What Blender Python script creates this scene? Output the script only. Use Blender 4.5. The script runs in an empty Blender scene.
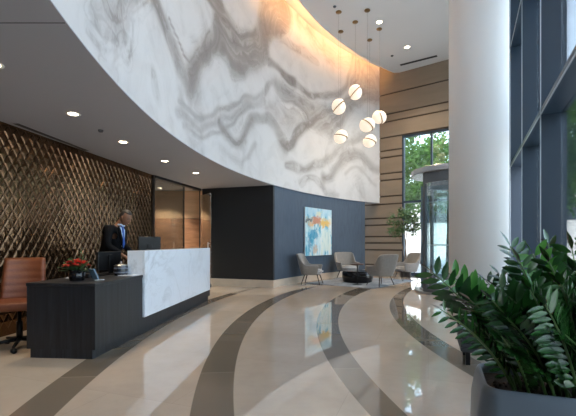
import bpy, bmesh, math, random
from mathutils import Vector, Matrix
random.seed(7)
PI = math.pi
COL = bpy.context.scene.collection
D = bpy.data

# ------------------------------------------------------------------ helpers
def link(o, parent=None):
    COL.objects.link(o)
    if parent is not None: o.parent = parent
    return o

def obj(name, bm, mat, parent=None, smooth=False, mods=()):
    me = D.meshes.new(name)
    bmesh.ops.recalc_face_normals(bm, faces=bm.faces)
    bm.to_mesh(me); bm.free()
    for m in (mat if isinstance(mat, (list, tuple)) else [mat]): me.materials.append(m)
    if smooth:
        for p in me.polygons: p.use_smooth = True
    o = link(D.objects.new(name, me), parent)
    for t, kw in mods:
        md = o.modifiers.new(t.lower(), t)
        for k, v in kw.items(): setattr(md, k, v)
    return o

def tag(o, label, cat, group=None, kind=None):
    o['label'] = label; o['category'] = cat
    if group: o['group'] = group
    if kind: o['kind'] = kind
    return o

def thing(name, label, cat, loc=(0, 0, 0), rz=0.0, group=None):
    o = D.objects.new(name, None); COL.objects.link(o)
    o.location = loc; o.rotation_euler = (0, 0, rz); o.empty_display_size = .1
    return tag(o, label, cat, group)

def struct(name, bm, mat, parent=None, smooth=False, mods=()):
    o = obj(name, bm, mat, parent, smooth, mods)
    if parent is None: o['kind'] = 'structure'
    return o

def copy_tree(o, parent=None):
    c = o.copy(); COL.objects.link(c)
    c.parent = parent
    for ch in list(o.children): copy_tree(ch, c)
    return c

def box(bm, lo, hi, bev=0.0, seg=2, M=None, mi=0):
    r = bmesh.ops.create_cube(bm, size=1)
    vs = r['verts']
    s = [hi[i]-lo[i] for i in range(3)]; c = [(hi[i]+lo[i])/2 for i in range(3)]
    for v in vs: v.co = Vector((v.co.x*s[0]+c[0], v.co.y*s[1]+c[1], v.co.z*s[2]+c[2]))
    fs = set(f for v in vs for f in v.link_faces)
    if bev > 0:
        es = list(set(e for v in vs for e in v.link_edges))
        r2 = bmesh.ops.bevel(bm, geom=es, offset=bev, segments=seg, profile=.5, affect='EDGES')
        fs = set(r2['faces']) | set(f for f in fs if f.is_valid)
        vs = list(set(v for f in fs for v in f.verts))
        # whole island
        seen = set(vs); st = list(vs)
        while st:
            a = st.pop()
            for e in a.link_edges:
                b = e.other_vert(a)
                if b not in seen: seen.add(b); st.append(b)
        vs = list(seen); fs = set(f for v in vs for f in v.link_faces)
    for f in fs: f.material_index = mi
    if M is not None: bmesh.ops.transform(bm, matrix=M, verts=vs)
    return vs

def BX(lo, hi, bev=0.0, seg=2, M=None):
    bm = bmesh.new(); box(bm, lo, hi, bev, seg, M); return bm

def tube(bm, pts, rad, n=8, cap=True):
    pts = [Vector(p) for p in pts]
    if not isinstance(rad, (list, tuple)): rad = [rad]*len(pts)
    rings = []; prev = None
    for i, p in enumerate(pts):
        if i == 0: t = pts[1]-pts[0]
        elif i == len(pts)-1: t = pts[-1]-pts[-2]
        else: t = pts[i+1]-pts[i-1]
        t.normalize()
        if prev is None:
            a = Vector((0, 0, 1)) if abs(t.z) < .9 else Vector((1, 0, 0))
            u = t.cross(a).normalized()
        else:
            u = (prev - t*prev.dot(t)).normalized()
        prev = u; w = t.cross(u)
        rings.append([bm.verts.new(p+(u*math.cos(2*PI*k/n)+w*math.sin(2*PI*k/n))*rad[i]) for k in range(n)])
    for a, b in zip(rings, rings[1:]):
        for k in range(n): bm.faces.new((a[k], a[(k+1) % n], b[(k+1) % n], b[k]))
    if cap:
        bm.faces.new(rings[0][::-1]); bm.faces.new(rings[-1])

def TB(pts, rad, n=8):
    bm = bmesh.new(); tube(bm, pts, rad, n); return bm

def lathe(bm, prof, n=32, c=(0, 0)):
    rings = []
    for r, z in prof:
        if r < 1e-6: rings.append([bm.verts.new((c[0], c[1], z))])
        else: rings.append([bm.verts.new((c[0]+r*math.cos(2*PI*k/n), c[1]+r*math.sin(2*PI*k/n), z)) for k in range(n)])
    for a, b in zip(rings, rings[1:]):
        for k in range(n):
            k2 = (k+1) % n
            if len(a) == 1 and len(b) == 1: continue
            if len(a) == 1: bm.faces.new((a[0], b[k2], b[k]))
            elif len(b) == 1: bm.faces.new((a[k], a[k2], b[0]))
            else: bm.faces.new((a[k], a[k2], b[k2], b[k]))

def LT(prof, n=32, c=(0, 0)):
    bm = bmesh.new(); lathe(bm, prof, n, c); return bm

def prism(bm, poly, z0, z1):
    a = [bm.verts.new((x, y, z0)) for x, y in poly]; b = [bm.verts.new((x, y, z1)) for x, y in poly]
    bm.faces.new(a[::-1]); bm.faces.new(b)
    n = len(poly)
    for i in range(n): bm.faces.new((a[i], a[(i+1) % n], b[(i+1) % n], b[i]))

def PR(poly, z0, z1):
    bm = bmesh.new(); prism(bm, poly, z0, z1); return bm

def seg_box(p, q, t, z0, z1, side=1):
    """vertical slab standing on the segment p-q, thickness t to its left (side 1) or right (-1)"""
    p = Vector(p); q = Vector(q); d = (q-p).normalized(); n = Vector((-d.y, d.x))*side*t
    return PR([tuple(p), tuple(q), tuple(q+n), tuple(p+n)], z0, z1)

# ------------------------------------------------------------------ materials
class NT:
    def __init__(s, m): s.t = m.node_tree; s.n = s.t.nodes; s.l = s.t.links
    def add(s, typ, ins=None, **kw):
        nd = s.n.new(typ)
        for k, v in kw.items(): setattr(nd, k, v)
        for k, v in (ins or {}).items():
            if isinstance(v, bpy.types.NodeSocket): s.l.new(v, nd.inputs[k])
            else: nd.inputs[k].default_value = v
        return nd
    def math(s, op, a, b=0.0, c=0.0):
        nd = s.n.new('ShaderNodeMath'); nd.operation = op
        for i, v in enumerate((a, b, c)):
            if isinstance(v, bpy.types.NodeSocket): s.l.new(v, nd.inputs[i])
            else: nd.inputs[i].default_value = v
        return nd.outputs[0]
    def mix(s, f, a, b):
        nd = s.n.new('ShaderNodeMix'); nd.data_type = 'RGBA'
        for i, v in ((0, f), (6, a), (7, b)):
            if isinstance(v, bpy.types.NodeSocket): s.l.new(v, nd.inputs[i])
            else: nd.inputs[i].default_value = v if i == 0 else (*v, 1)
        return nd.outputs[2]
    def ramp(s, f, stops, interp='LINEAR'):
        nd = s.n.new('ShaderNodeValToRGB'); cr = nd.color_ramp; cr.interpolation = interp
        while len(cr.elements) < len(stops): cr.elements.new(.5)
        for e, (p, c) in zip(cr.elements, stops):
            e.position = p; e.color = (*c, 1) if isinstance(c, tuple) else (c, c, c, 1)
        s.l.new(f, nd.inputs[0]); return nd.outputs[0]
    def noise(s, vec, scale, detail=3, rough=.5, dist=0.0, col=False):
        nd = s.add('ShaderNodeTexNoise', {'Scale': scale, 'Detail': detail, 'Roughness': rough, 'Distortion': dist})
        if vec is not None: s.l.new(vec, nd.inputs['Vector'])
        return nd.outputs[1 if col else 0]

def mat(name, col=(.5, .5, .5), rough=.5, metal=0.0, spec=.5, emis=None, estr=0.0, coat=0.0, sheen=0.0, vary=None, bump=None, trans=0.0, alpha=1.0, sss=0.0):
    m = D.materials.new(name); m.use_nodes = True
    b = m.node_tree.nodes['Principled BSDF']
    b.inputs['Base Color'].default_value = (*col, 1)
    b.inputs['Roughness'].default_value = rough
    b.inputs['Metallic'].default_value = metal
    b.inputs['Specular IOR Level'].default_value = spec
    b.inputs['Coat Weight'].default_value = coat
    b.inputs['Sheen Weight'].default_value = sheen
    b.inputs['Transmission Weight'].default_value = trans
    if emis:
        b.inputs['Emission Color'].default_value = (*emis, 1); b.inputs['Emission Strength'].default_value = estr
    t = NT(m)
    if vary:      # (scale xyz, amount)
        sc, amt = vary
        tc = t.add('ShaderNodeTexCoord').outputs['Object']
        mp = t.add('ShaderNodeMapping', {'Vector': tc, 'Scale': sc}).outputs[0]
        n = t.noise(mp, 1.0, 4)
        f = t.ramp(n, [(.3, 0.0), (.7, 1.0)])
        c = t.mix(f, tuple(x*(1-amt) for x in col), tuple(min(1, x*(1+amt)) for x in col))
        t.l.new(c, b.inputs['Base Color'])
    if bump:      # (scale, strength)
        tc = t.add('ShaderNodeTexCoord').outputs['Object']
        n = t.noise(tc, bump[0], 3)
        bp = t.add('ShaderNodeBump', {'Height': n, 'Strength': bump[1], 'Distance': .01})
        t.l.new(bp.outputs[0], b.inputs['Normal'])
    return m

def glass_mat(name, tint=(.93, .97, .97), refl=.09):
    m = D.materials.new(name); m.use_nodes = True; t = NT(m); t.n.clear()
    out = t.add('ShaderNodeOutputMaterial')
    tr = t.add('ShaderNodeBsdfTransparent', {'Color': (*tint, 1)})
    gl = t.add('ShaderNodeBsdfGlossy', {'Roughness': .01})
    fr = t.add('ShaderNodeFresnel', {'IOR': 1.45})
    f = t.math('ADD', t.math('MULTIPLY', fr.outputs[0], 1.2), refl*.3)
    f = t.math('MINIMUM', f, .7)
    mx = t.add('ShaderNodeMixShader', {0: f, 1: tr.outputs[0], 2: gl.outputs[0]})
    t.l.new(mx.outputs[0], out.inputs[0]); return m

M = {}
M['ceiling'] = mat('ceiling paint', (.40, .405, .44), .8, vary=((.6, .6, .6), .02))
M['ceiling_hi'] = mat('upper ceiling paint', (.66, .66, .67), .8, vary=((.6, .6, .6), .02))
M['tan'] = mat('tan veneer', (.60, .41, .27), .5, vary=((.5, .5, 9), .12))
M['slats'] = mat('brown wainscot', (.33, .18, .11), .5, vary=((3, 3, 12), .25))
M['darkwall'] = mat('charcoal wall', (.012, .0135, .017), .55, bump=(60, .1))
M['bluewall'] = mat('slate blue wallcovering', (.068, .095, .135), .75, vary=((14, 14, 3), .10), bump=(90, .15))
M['beige'] = mat('taupe stone panel', (.23, .183, .135), .6, vary=((.8, .8, 4), .08))
M['groove'] = mat('dark groove', (.07, .05, .035), .8)
M['base'] = mat('cream stone skirting', (.62, .52, .42), .35, vary=((3, 3, 3), .1))
M['white'] = mat('white plaster', (.74, .74, .74), .85, vary=((2, 2, .6), .015))
M['fin'] = mat('dark blue metal', (.019, .038, .064), .42, metal=.0, vary=((1, 1, .3), .08))
M['fin_highlight'] = mat('painted edge highlight', (.42, .46, .50), .35, metal=.6)  # paler colour that holds the highlight along the fin edges
M['glass'] = glass_mat('window glass')
M['glass2'] = glass_mat('partition glass', (.88, .93, .94), .1)
M['steel'] = mat('brushed steel', (.45, .46, .47), .3, metal=1.0)
M['darksteel'] = mat('dark bronze metal', (.045, .045, .05), .35, metal=.5)
M['doorsteel'] = mat('grey door metal', (.12, .13, .14), .35, metal=.4)
M['wing'] = mat('blue grey door metal', (.13, .19, .24), .35, metal=.3)
M['canopy'] = mat('grey metal soffit', (.40, .40, .41), .25, metal=.6)
M['black'] = mat('black plastic', (.006, .006, .007), .45, spec=.3)
M['blackgloss'] = mat('black lacquer', (.010, .010, .012), .15)
M['leather'] = mat('brown leather', (.135, .036, .011), .48, vary=((6, 6, 6), .15), bump=(40, .25))
M['fabric'] = mat('grey wool fabric', (.27, .255, .24), .9, sheen=.3, vary=((20, 20, 20), .08), bump=(120, .2))
M['fabric2'] = mat('pale grey wool fabric', (.40, .40, .41), .9, sheen=.3, vary=((20, 20, 20), .08), bump=(120, .2))
M['leg'] = mat('dark wood leg', (.035, .02, .013), .4)
M['walnut'] = mat('walnut top', (.08, .03, .016), .3, vary=((3, 20, 3), .25))
M['brass'] = mat('aged brass', (.28, .18, .09), .35, metal=.9)
M['cord'] = mat('grey cord', (.14, .13, .12), .6)
M['globe'] = mat('lit opal glass', (.7, .66, .6), .3, emis=(1, .80, .58), estr=.5)
M['lamp'] = mat('downlight lens', (1, 1, 1), .4, emis=(1, .82, .58), estr=14)
M['trimring'] = mat('lamp trim', (.75, .72, .68), .4)
M['cove'] = mat('cove led', (1, .8, .5), .5, emis=(1, .50, .19), estr=62)
M['skin'] = mat('brown skin', (.20, .095, .055), .5, spec=.4)
M['hair'] = mat('black hair', (.008, .007, .007), .6)
M['suit'] = mat('black suit wool', (.004, .0045, .006), .9, spec=.12, bump=(80, .15))
M['shirt'] = mat('pale blue shirt', (.45, .58, .78), .7)
M['tie'] = mat('blue tie', (.03, .10, .40), .45)
M['shoe'] = mat('black leather shoe', (.01, .01, .01), .25)
M['eye'] = mat('dark eye', (.05, .04, .035), .3)
M['lip'] = mat('lips', (.17, .06, .045), .5)
M['soil'] = mat('potting soil', (.035, .022, .014), .95, vary=((30, 30, 30), .5), bump=(60, .9))
M['planter'] = mat('blue grey planter', (.115, .14, .17), .35, vary=((2, 2, 2), .05))
M['stem'] = mat('green stem', (.07, .14, .035), .4)
M['trunk'] = mat('tan trunk', (.20, .13, .075), .8, vary=((8, 8, 2), .3))
M['red'] = mat('red petals', (.85, .06, .045), .5, vary=((30, 30, 30), .35))
M['pink'] = mat('coral petals', (.85, .16, .10), .5)
M['paper'] = mat('paper', (.62, .65, .70), .7)
M['screen'] = mat('dark screen', (.010, .014, .022), .2)
M['acrylic'] = mat('pale acrylic', (.12, .19, .26), .12)
M['wicker'] = mat('dark woven strip', (.03, .03, .034), .6, bump=(60, .5))
M['cushion'] = mat('pale blue grey cushion', (.32, .40, .50), .8)
M['pave'] = mat('pale paving', (.62, .60, .57), .8, vary=((.4, .4, .4), .1))
M['building'] = mat('pale render', (.85, .83, .80), .8, vary=((.3, .3, .3), .05))
M['bark'] = mat('tree bark', (.10, .07, .05), .9, vary=((4, 4, 1), .3))
M['asphalt'] = mat('asphalt', (.12, .12, .13), .9)
M['winglass'] = mat('dark building glass', (.05, .07, .09), .1)
M['carpaint'] = mat('dark blue car paint', (.03, .05, .08), .2, coat=.6)
M['tyre'] = mat('tyre', (.015, .015, .015), .8)
M['ceramic'] = mat('white ceramic', (.12, .14, .18), .25)
M['detector'] = mat('grey plastic cap', (.10, .10, .11), .5)

def leaf_mat(name, c1, c2, rough):
    m = mat(name, c1, rough); t = NT(m); b = m.node_tree.nodes['Principled BSDF']
    tc = t.add('ShaderNodeTexCoord').outputs['Object']
    n = t.noise(tc, 9.0, 3)
    t.l.new(t.mix(t.ramp(n, [(.35, 0.0), (.65, 1.0)]), c1, c2), b.inputs['Base Color'])
    return m
M['zz'] = leaf_mat('glossy dark green leaf', (.010, .050, .012), (.032, .125, .024), .2)
M['zz'].node_tree.nodes['Principled BSDF'].inputs['Coat Weight'].default_value = .6
M['zz'].node_tree.nodes['Principled BSDF'].inputs['Coat Roughness'].default_value = .18
M['zz_young'] = leaf_mat('glossy young leaf', (.05, .20, .03), (.10, .32, .05), .25)
M['ficus'] = leaf_mat('mid green leaf', (.045, .10, .03), (.09, .17, .06), .4)
def outleaf(name, c1, c2):
    m = D.materials.new(name); m.use_nodes = True; t = NT(m); t.n.clear()
    out = t.add('ShaderNodeOutputMaterial')
    tc = t.add('ShaderNodeTexCoord').outputs['Object']
    c = t.mix(t.ramp(t.noise(tc, 1.2, 3), [(.35, 0.0), (.65, 1.0)]), c1, c2)
    df = t.add('ShaderNodeBsdfDiffuse', {'Color': c}); tr = t.add('ShaderNodeBsdfTranslucent', {'Color': c})
    mx = t.add('ShaderNodeMixShader', {0: .45, 1: df.outputs[0], 2: tr.outputs[0]})
    t.l.new(mx.outputs[0], out.inputs[0]); return m
M['tree'] = outleaf('outdoor foliage', (.05, .13, .03), (.15, .27, .08))

# wood laminate desk
def wood():
    m = mat('black brown grained laminate', (.02, .022, .028), .38); t = NT(m); b = m.node_tree.nodes['Principled BSDF']
    tc = t.add('ShaderNodeTexCoord').outputs['Object']
    mp = t.add('ShaderNodeMapping', {'Vector': tc, 'Scale': (26, 26, 1.1)}).outputs[0]
    n = t.noise(mp, 1.0, 6, .65, .4)
    c = t.ramp(n, [(.3, (.004, .005, .007)), (.55, (.013, .016, .022)), (.8, (.030, .036, .048))])
    t.l.new(c, b.inputs['Base Color'])
    bp = t.add('ShaderNodeBump', {'Height': n, 'Strength': .15, 'Distance': .004}); t.l.new(bp.outputs[0], b.inputs['Normal'])
    return m
M['wood'] = wood()

def marble_white():
    m = mat('white veined stone', (.75, .78, .82), .22, coat=.3); t = NT(m); b = m.node_tree.nodes['Principled BSDF']
    tc = t.add('ShaderNodeTexCoord').outputs['Object']
    mp = t.add('ShaderNodeMapping', {'Vector': tc, 'Scale': (1, .8, .8), 'Rotation': (.7, 0, .3)}).outputs[0]
    w = t.noise(mp, 1.3, 5, .6, .8)
    v = t.math('ABSOLUTE', t.math('SUBTRACT', w, .5))
    vein = t.ramp(v, [(0.0, 1.0), (.012, .55), (.045, 0.0)])
    w2 = t.noise(mp, 3.1, 5, .6, 1.5)
    v2 = t.ramp(t.math('ABSOLUTE', t.math('SUBTRACT', w2, .47)), [(0.0, .45), (.02, 0.0)])
    f = t.math('MAXIMUM', vein, v2)
    f = t.math('MULTIPLY', f, t.ramp(t.noise(mp, .9, 2), [(.35, .1), (.65, 1.0)]))
    t.l.new(t.mix(t.math('MULTIPLY', f, .5), (.70, .76, .84), (.36, .39, .44)), b.inputs['Base Color'])
    return m
M['marble'] = marble_white()

# swirled wallcovering on the curved fascia: UV = (arc length, height) in metres
def fascia_mat():
    m = mat('swirled grey wallcovering', (.6, .6, .62), .6); t = NT(m); b = m.node_tree.nodes['Principled BSDF']
    uv = t.add('ShaderNodeUVMap').outputs[0]
    sp = t.add('ShaderNodeSeparateXYZ', {0: uv}); u, v = sp.outputs[0], sp.outputs[1]
    def xyz(a, b_, c=0.0):
        nd = t.add('ShaderNodeCombineXYZ')
        for i, q in enumerate((a, b_, c)):
            if isinstance(q, bpy.types.NodeSocket): t.l.new(q, nd.inputs[i])
            else: nd.inputs[i].default_value = q
        return nd.outputs[0]
    at_ = t.add('ShaderNodeAttribute', attribute_name='swirl'); sw = t.add('ShaderNodeSeparateXYZ', {0: at_.outputs['Vector']}); tone, flow = sw.outputs[0], sw.outputs[1]
    nz = t.noise(xyz(u, v, 0.0), 1.3, 5, .6, 1.0)
    fl_ = t.math('ADD', flow, t.math('MULTIPLY', nz, .5))
    fine = t.noise(xyz(t.math('MULTIPLY', u, .30), t.math('MULTIPLY', fl_, 7.0), 5.0), 1.0, 5, .62)
    mott = t.noise(xyz(t.math('MULTIPLY', u, .8), v, 2.0), 3.2, 5, .65, 1.0)
    g = t.math('MULTIPLY', tone, t.math('ADD', t.math('MULTIPLY', t.ramp(fine, [(.35, 0.0), (.62, 1.0)]), .40), .72))
    g = t.math('ADD', g, t.math('MULTIPLY', t.math('SUBTRACT', mott, .5), .16))
    near = t.ramp(flow, [(0.0, 1.0), (.55, 0.0)])
    g = t.math('ADD', g, t.math('MULTIPLY', t.math('MULTIPLY', t.ramp(fine, [(.52, 0.0), (.64, 1.0)]), near), .13))
    g = t.math('ADD', g, t.math('MULTIPLY', t.ramp(nz, [(.45, 0.0), (.7, 1.0)]), .20))
    c = t.ramp(g, [(0.0, (.60, .585, .585)), (.14, (.55, .535, .535)), (.34, (.44, .42, .415)), (.65, (.285, .26, .25)), (1.0, (.20, .175, .165))])
    t.l.new(c, b.inputs['Base Color']); return m
M['fascia'] = fascia_mat()

# polished stone floor with curved dark bands, given in world metres
BANDS = [((11.18, 4.80, 13.29), (13.33, 4.90, 15.12)), ((11.50, 4.81, 12.37), (12.29, 4.85, 12.85)),
         ((11.28, 4.71, 10.90), (11.65, 4.48, 10.97)), ((12.02, 4.65, 10.43), (12.6, 4.75, 10.70))]
def floor_mat():
    m = mat('polished cream stone', (.5, .45, .4), .04, coat=.0); t = NT(m); b = m.node_tree.nodes['Principled BSDF']
    b.inputs['IOR'].default_value = 2.0
    tc = t.add('ShaderNodeTexCoord').outputs['Object']
    sp = t.add('ShaderNodeSeparateXYZ', {0: tc}); X, Y = sp.outputs[0], sp.outputs[1]
    def dist(c):
        a = t.math('POWER', t.math('SUBTRACT', X, c[0]), 2); e = t.math('POWER', t.math('SUBTRACT', Y, c[1]), 2)
        return t.math('SQRT', t.math('ADD', a, e))
    def soft(x): return t.math('MULTIPLY_ADD', x, 160.0, .5)
    def clamp(x):
        nd = t.add('ShaderNodeClamp', {0: x}); return nd.outputs[0]
    total = None
    for o_, i_ in BANDS:
        a = clamp(soft(t.math('SUBTRACT', o_[2], dist(o_)))); e = clamp(soft(t.math('SUBTRACT', dist(i_), i_[2])))
        k = t.math('MULTIPLY', a, e)
        total = k if total is None else t.math('MAXIMUM', total, k)
    c0 = (11.4, 4.7)
    ang = t.math('ARCTAN2', t.math('SUBTRACT', Y, c0[1]), t.math('SUBTRACT', X, c0[0]))
    n1 = t.noise(tc, 1.1, 4); n2 = t.noise(tc, 7.0, 5, .65)
    # cream slabs on a rotated square grid, a slight tone for each slab
    mp = t.add('ShaderNodeMapping', {'Vector': tc, 'Rotation': (0, 0, .35)}).outputs[0]
    br = t.add('ShaderNodeTexBrick', {'Vector': mp, 'Scale': 1.0, 'Mortar Size': .0025, 'Brick Width': 1.2, 'Row Height': 1.2,
               'Color1': (.0, .0, .0, 1), 'Color2': (1, 1, 1, 1), 'Mortar': (.5, .5, .5, 1)})
    slab = br.outputs[0]
    cream = t.mix(t.ramp(n1, [(.3, 0.0), (.7, 1.0)]), (.53, .445, .355), (.60, .515, .425))
    cream = t.mix(t.math('MULTIPLY', t.ramp(n2, [(.45, 0.0), (.75, 1.0)]), .35), cream, (.45, .385, .315)) if False else cream
    nd = t.add('ShaderNodeMix', {0: t.math('MULTIPLY', t.ramp(n2, [(.45, 0.0), (.8, 1.0)]), .3)}); nd.data_type = 'RGBA'
    t.l.new(cream, nd.inputs[6]); nd.inputs[7].default_value = (.43, .37, .30, 1); cream = nd.outputs[2]
    t.l.new(t.math('MULTIPLY', t.ramp(n2, [(.45, 0.0), (.8, 1.0)]), .3), nd.inputs[0])
    hs = t.add('ShaderNodeHueSaturation', {'Value': t.math('MULTIPLY_ADD', t.add('ShaderNodeSeparateColor', {0: slab}).outputs[0], .07, .965), 'Color': cream})
    cream = t.mix(t.math('MULTIPLY', br.outputs[1], .35), (0, 0, 0), (0, 0, 0))
    nd = t.add('ShaderNodeMix'); nd.data_type = 'RGBA'; t.l.new(t.math('MULTIPLY', br.outputs[1], .3), nd.inputs[0])
    t.l.new(hs.outputs[0], nd.inputs[6]); nd.inputs[7].default_value = (.33, .28, .23, 1); cream = nd.outputs[2]
    # dark band slabs cut across the band
    seg = t.math('MULTIPLY', ang, 10.5)
    fr = t.math('FRACT', seg); joint = t.math('LESS_THAN', fr, .012)
    wn = t.add('ShaderNodeTexWhiteNoise', noise_dimensions='1D'); t.l.new(t.math('FLOOR', seg), wn.inputs['W'])
    nd = t.add('ShaderNodeMix'); nd.data_type = 'RGBA'; t.l.new(wn.outputs[0], nd.inputs[0])
    nd.inputs[6].default_value = (.175, .145, .110, 1); nd.inputs[7].default_value = (.235, .195, .152, 1); band = nd.outputs[2]
    nd = t.add('ShaderNodeMix'); nd.data_type = 'RGBA'; t.l.new(t.math('MULTIPLY', joint, .5), nd.inputs[0])
    t.l.new(band, nd.inputs[6]); nd.inputs[7].default_value = (.35, .31, .26, 1); band = nd.outputs[2]
    nd = t.add('ShaderNodeMix'); nd.data_type = 'RGBA'; t.l.new(total, nd.inputs[0])
    t.l.new(cream, nd.inputs[6]); t.l.new(band, nd.inputs[7])
    t.l.new(nd.outputs[2], b.inputs['Base Color'])
    t.l.new(t.math('MULTIPLY_ADD', n2, .03, .008), b.inputs['Roughness'])
    return m
M['floor'] = floor_mat()

def bronze_mat():
    m = mat('bronze glazed tile', (.12, .075, .045), .17, metal=.95); t = NT(m); b = m.node_tree.nodes['Principled BSDF']
    tc = t.add('ShaderNodeTexCoord').outputs['Object']
    n = t.noise(tc, 1.6, 3)
    t.l.new(t.ramp(n, [(.3, (.12, .068, .038)), (.7, (.21, .125, .07))]), b.inputs['Base Color'])
    return m
M['bronze'] = bronze_mat()

def rug_mat():
    m = mat('blue grey rug', (.24, .27, .32), .95, sheen=.3); t = NT(m); b = m.node_tree.nodes['Principled BSDF']
    tc = t.add('ShaderNodeTexCoord').outputs['Object']
    n = t.noise(tc, 3.0, 6, .7, 1.0)
    t.l.new(t.ramp(n, [(.35, (.07, .085, .115)), (.5, (.19, .215, .26)), (.65, (.34, .36, .40))]), b.inputs['Base Color']); return m
M['rug'] = rug_mat()

def art_mat():
    """abstract streaks: UV 0..1"""
    m = mat('abstract canvas', (.6, .7, .75), .6); t = NT(m); b = m.node_tree.nodes['Principled BSDF']
    uv = t.add('ShaderNodeUVMap').outputs[0]
    mp = t.add('ShaderNodeMapping', {'Vector': uv, 'Scale': (9, 2.2, 1)}).outputs[0]
    n = t.noise(mp, 1.0, 4, .6, .6)
    base = t.ramp(n, [(.30, (.03, .22, .38)), (.42, (.12, .45, .60)), (.5, (.55, .74, .80)), (.62, (.80, .84, .82)), (.72, (.62, .72, .58))])
    sp = t.add('ShaderNodeSeparateXYZ', {0: uv}); u, v = sp.outputs[0], sp.outputs[1]
    wob = t.math('MULTIPLY', t.math('SUBTRACT', t.noise(uv, 11.0, 5, .7), .5), .36)
    wu = t.math('ADD', u, wob); wv = t.math('ADD', v, wob)
    def patch(c, x0, x1, y0, y1, col, amt=.9):
        def band(x, a, e):
            k = t.add('ShaderNodeMapRange', {0: x, 1: a-.02, 2: a+.02}).outputs[0]; l = t.add('ShaderNodeMapRange', {0: x, 1: e+.02, 2: e-.02}).outputs[0]
            return t.math('MULTIPLY', k, l)
        f = t.math('MULTIPLY', t.math('MULTIPLY', band(wu, x0, x1), band(wv, y0, y1)), amt)
        nd = t.add('ShaderNodeMix'); nd.data_type = 'RGBA'; t.l.new(f, nd.inputs[0]); t.l.new(c, nd.inputs[6]); nd.inputs[7].default_value = (*col, 1)
        return nd.outputs[2]
    c = base
    c = patch(c, -.2, 1.2, .84, 1.2, (.42, .62, .72), .7)
    c = patch(c, .02, .98, .66, .80, (.80, .62, .36), .6)
    c = patch(c, .26, .56, .68, .82, (.62, .24, .14))
    c = patch(c, .10, .30, .60, .68, (.85, .45, .12), .8)
    c = patch(c, .40, .60, .84, .92, (.85, .72, .40), .7)
    c = patch(c, .12, .20, .05, .45, (.02, .25, .42), .7)
    c = patch(c, .56, .90, .62, .75, (.80, .50, .10))
    c = patch(c, .03, .24, .70, .78, (.08, .10, .13))
    c = patch(c, .05, .50, .50, .60, (.62, .76, .74), .6)
    c = patch(c, .20, .45, .36, .55, (.03, .30, .48), .8)
    c = patch(c, .28, .42, .05, .20, (.62, .42, .28), .8)
    c = patch(c, .60, .95, .10, .55, (.72, .80, .72), .7)
    t.l.new(c, b.inputs['Base Color']); return m
M['art'] = art_mat()

# ------------------------------------------------------------------ frame of the place
CX, CY = 11.18, 4.59            # centre of the curved fascia
RF = 12.88                      # its radius
RC = 12.26                      # edge of the upper ceiling
ZS, ZC = 2.75, 7.64             # low soffit and upper ceiling heights
def arc(r, y):                  # x of the circle at this y
    return CX-math.sqrt(r*r-(y-CY)**2)
def arc_pts(r, y0, y1, n):
    a0 = math.asin((y0-CY)/r); a1 = math.asin((y1-CY)/r)
    return [(CX-r*math.cos(a0+(a1-a0)*i/n), CY+r*math.sin(a0+(a1-a0)*i/n)) for i in range(n+1)]
W = Vector((.423, .906)); N = Vector((.906, -.423))      # along the glazing, and outwards through it
def gx(y): return 1+.466*y                                # inner face of the fins
def back_y(x): return 14.95-(x-3.62)/1.35                 # the taupe wall's plane

# floor
struct('floor', PR([(-9, -3), (gx(-3)+.3, -3), (gx(12.55)+.3, 12.55), (3.62-1.35*2, 16.95), (-9, 16.95)], -.12, 0), M['floor'])

# curved fascia; its swirls are painted bands given on the wall (arc length, height), stored as an attribute of the dense mesh
import numpy as np
U0 = RF*math.asin((-2.0-CY)/RF)
def wall_uv(px, py):
    k = (px-288)/384; lo, hi = .5, 15.5
    for _ in range(50):
        y = (lo+hi)/2
        # inside the circle while distance to the centre is below the radius
        if math.hypot(k*y-CX, y-CY) < RF: lo = y
        else: hi = y
    return (RF*math.asin(max(-1, min(1, (y-CY)/RF)))-U0, 1.2+(243-py)/384*y, y/384)
STROKES = [([(88,0),(97,22),(108,36),(118,38),(128,24),(136,8),(145,-4)], 9, .36), ([(104,-4),(110,14),(117,18),(124,-4)], 16, .42), ([(84,20),(100,46),(114,52),(124,44),(134,24),(140,16),(150,12)], 3, .30),
  ([(150,-4),(160,18),(172,42),(182,68),(190,88)], 15, .58), ([(137,26),(133,48),(129,66)], 4, .42), ([(112,66),(117,58),(124,58),(129,66)], 4, .32), ([(156,86),(157,98)], 10, .26), ([(100,60),(116,76)], 10, .18),
  ([(181,104),(205,113),(225,111),(242,104),(258,92),(272,82)], 5, .42), ([(178,112),(200,122),(222,121),(240,114),(262,97)], 7, .38), ([(183,124),(200,131),(220,132),(236,122),(255,106)], 4, .40),
  ([(184,86),(183,110),(190,135),(200,150)], 9, .22),
  ([(268,62),(278,72),(290,80),(295,83)], 5, .72), ([(218,124),(228,138),(237,148),(244,140),(251,123),(262,115),(270,118),(280,133),(289,149),(296,140),(305,127),(320,116),(335,106)], 8, .60),
  ([(268,60),(284,77),(300,88),(325,95),(345,91),(351,76),(353,52)], 5, .52), ([(240,168),(250,155),(256,142)], 4, .28), ([(222,150),(232,160),(240,168)], 9, .20),
  ([(322,176),(333,172),(345,158),(355,155),(364,160),(374,168),(384,172)], 7, .50), ([(300,184),(310,179),(320,182),(327,192),(336,195)], 5, .30), ([(288,166),(304,171),(320,163),(332,154),(348,144),(362,136),(374,118)], 6, .34),
  ([(346,172),(356,168),(366,176),(376,186)], 3, .26), ([(360,185),(364,196)], 8, .22), ([(300,20),(316,40),(334,56),(350,66)], 14, .30), ([(284,42),(300,52),(316,58)], 5, .30), ([(205,-4),(222,20),(240,32),(256,30)], 6, .78), ([(170,20),(180,40),(190,62),(200,48),(212,34)], 3, .66)]
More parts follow.
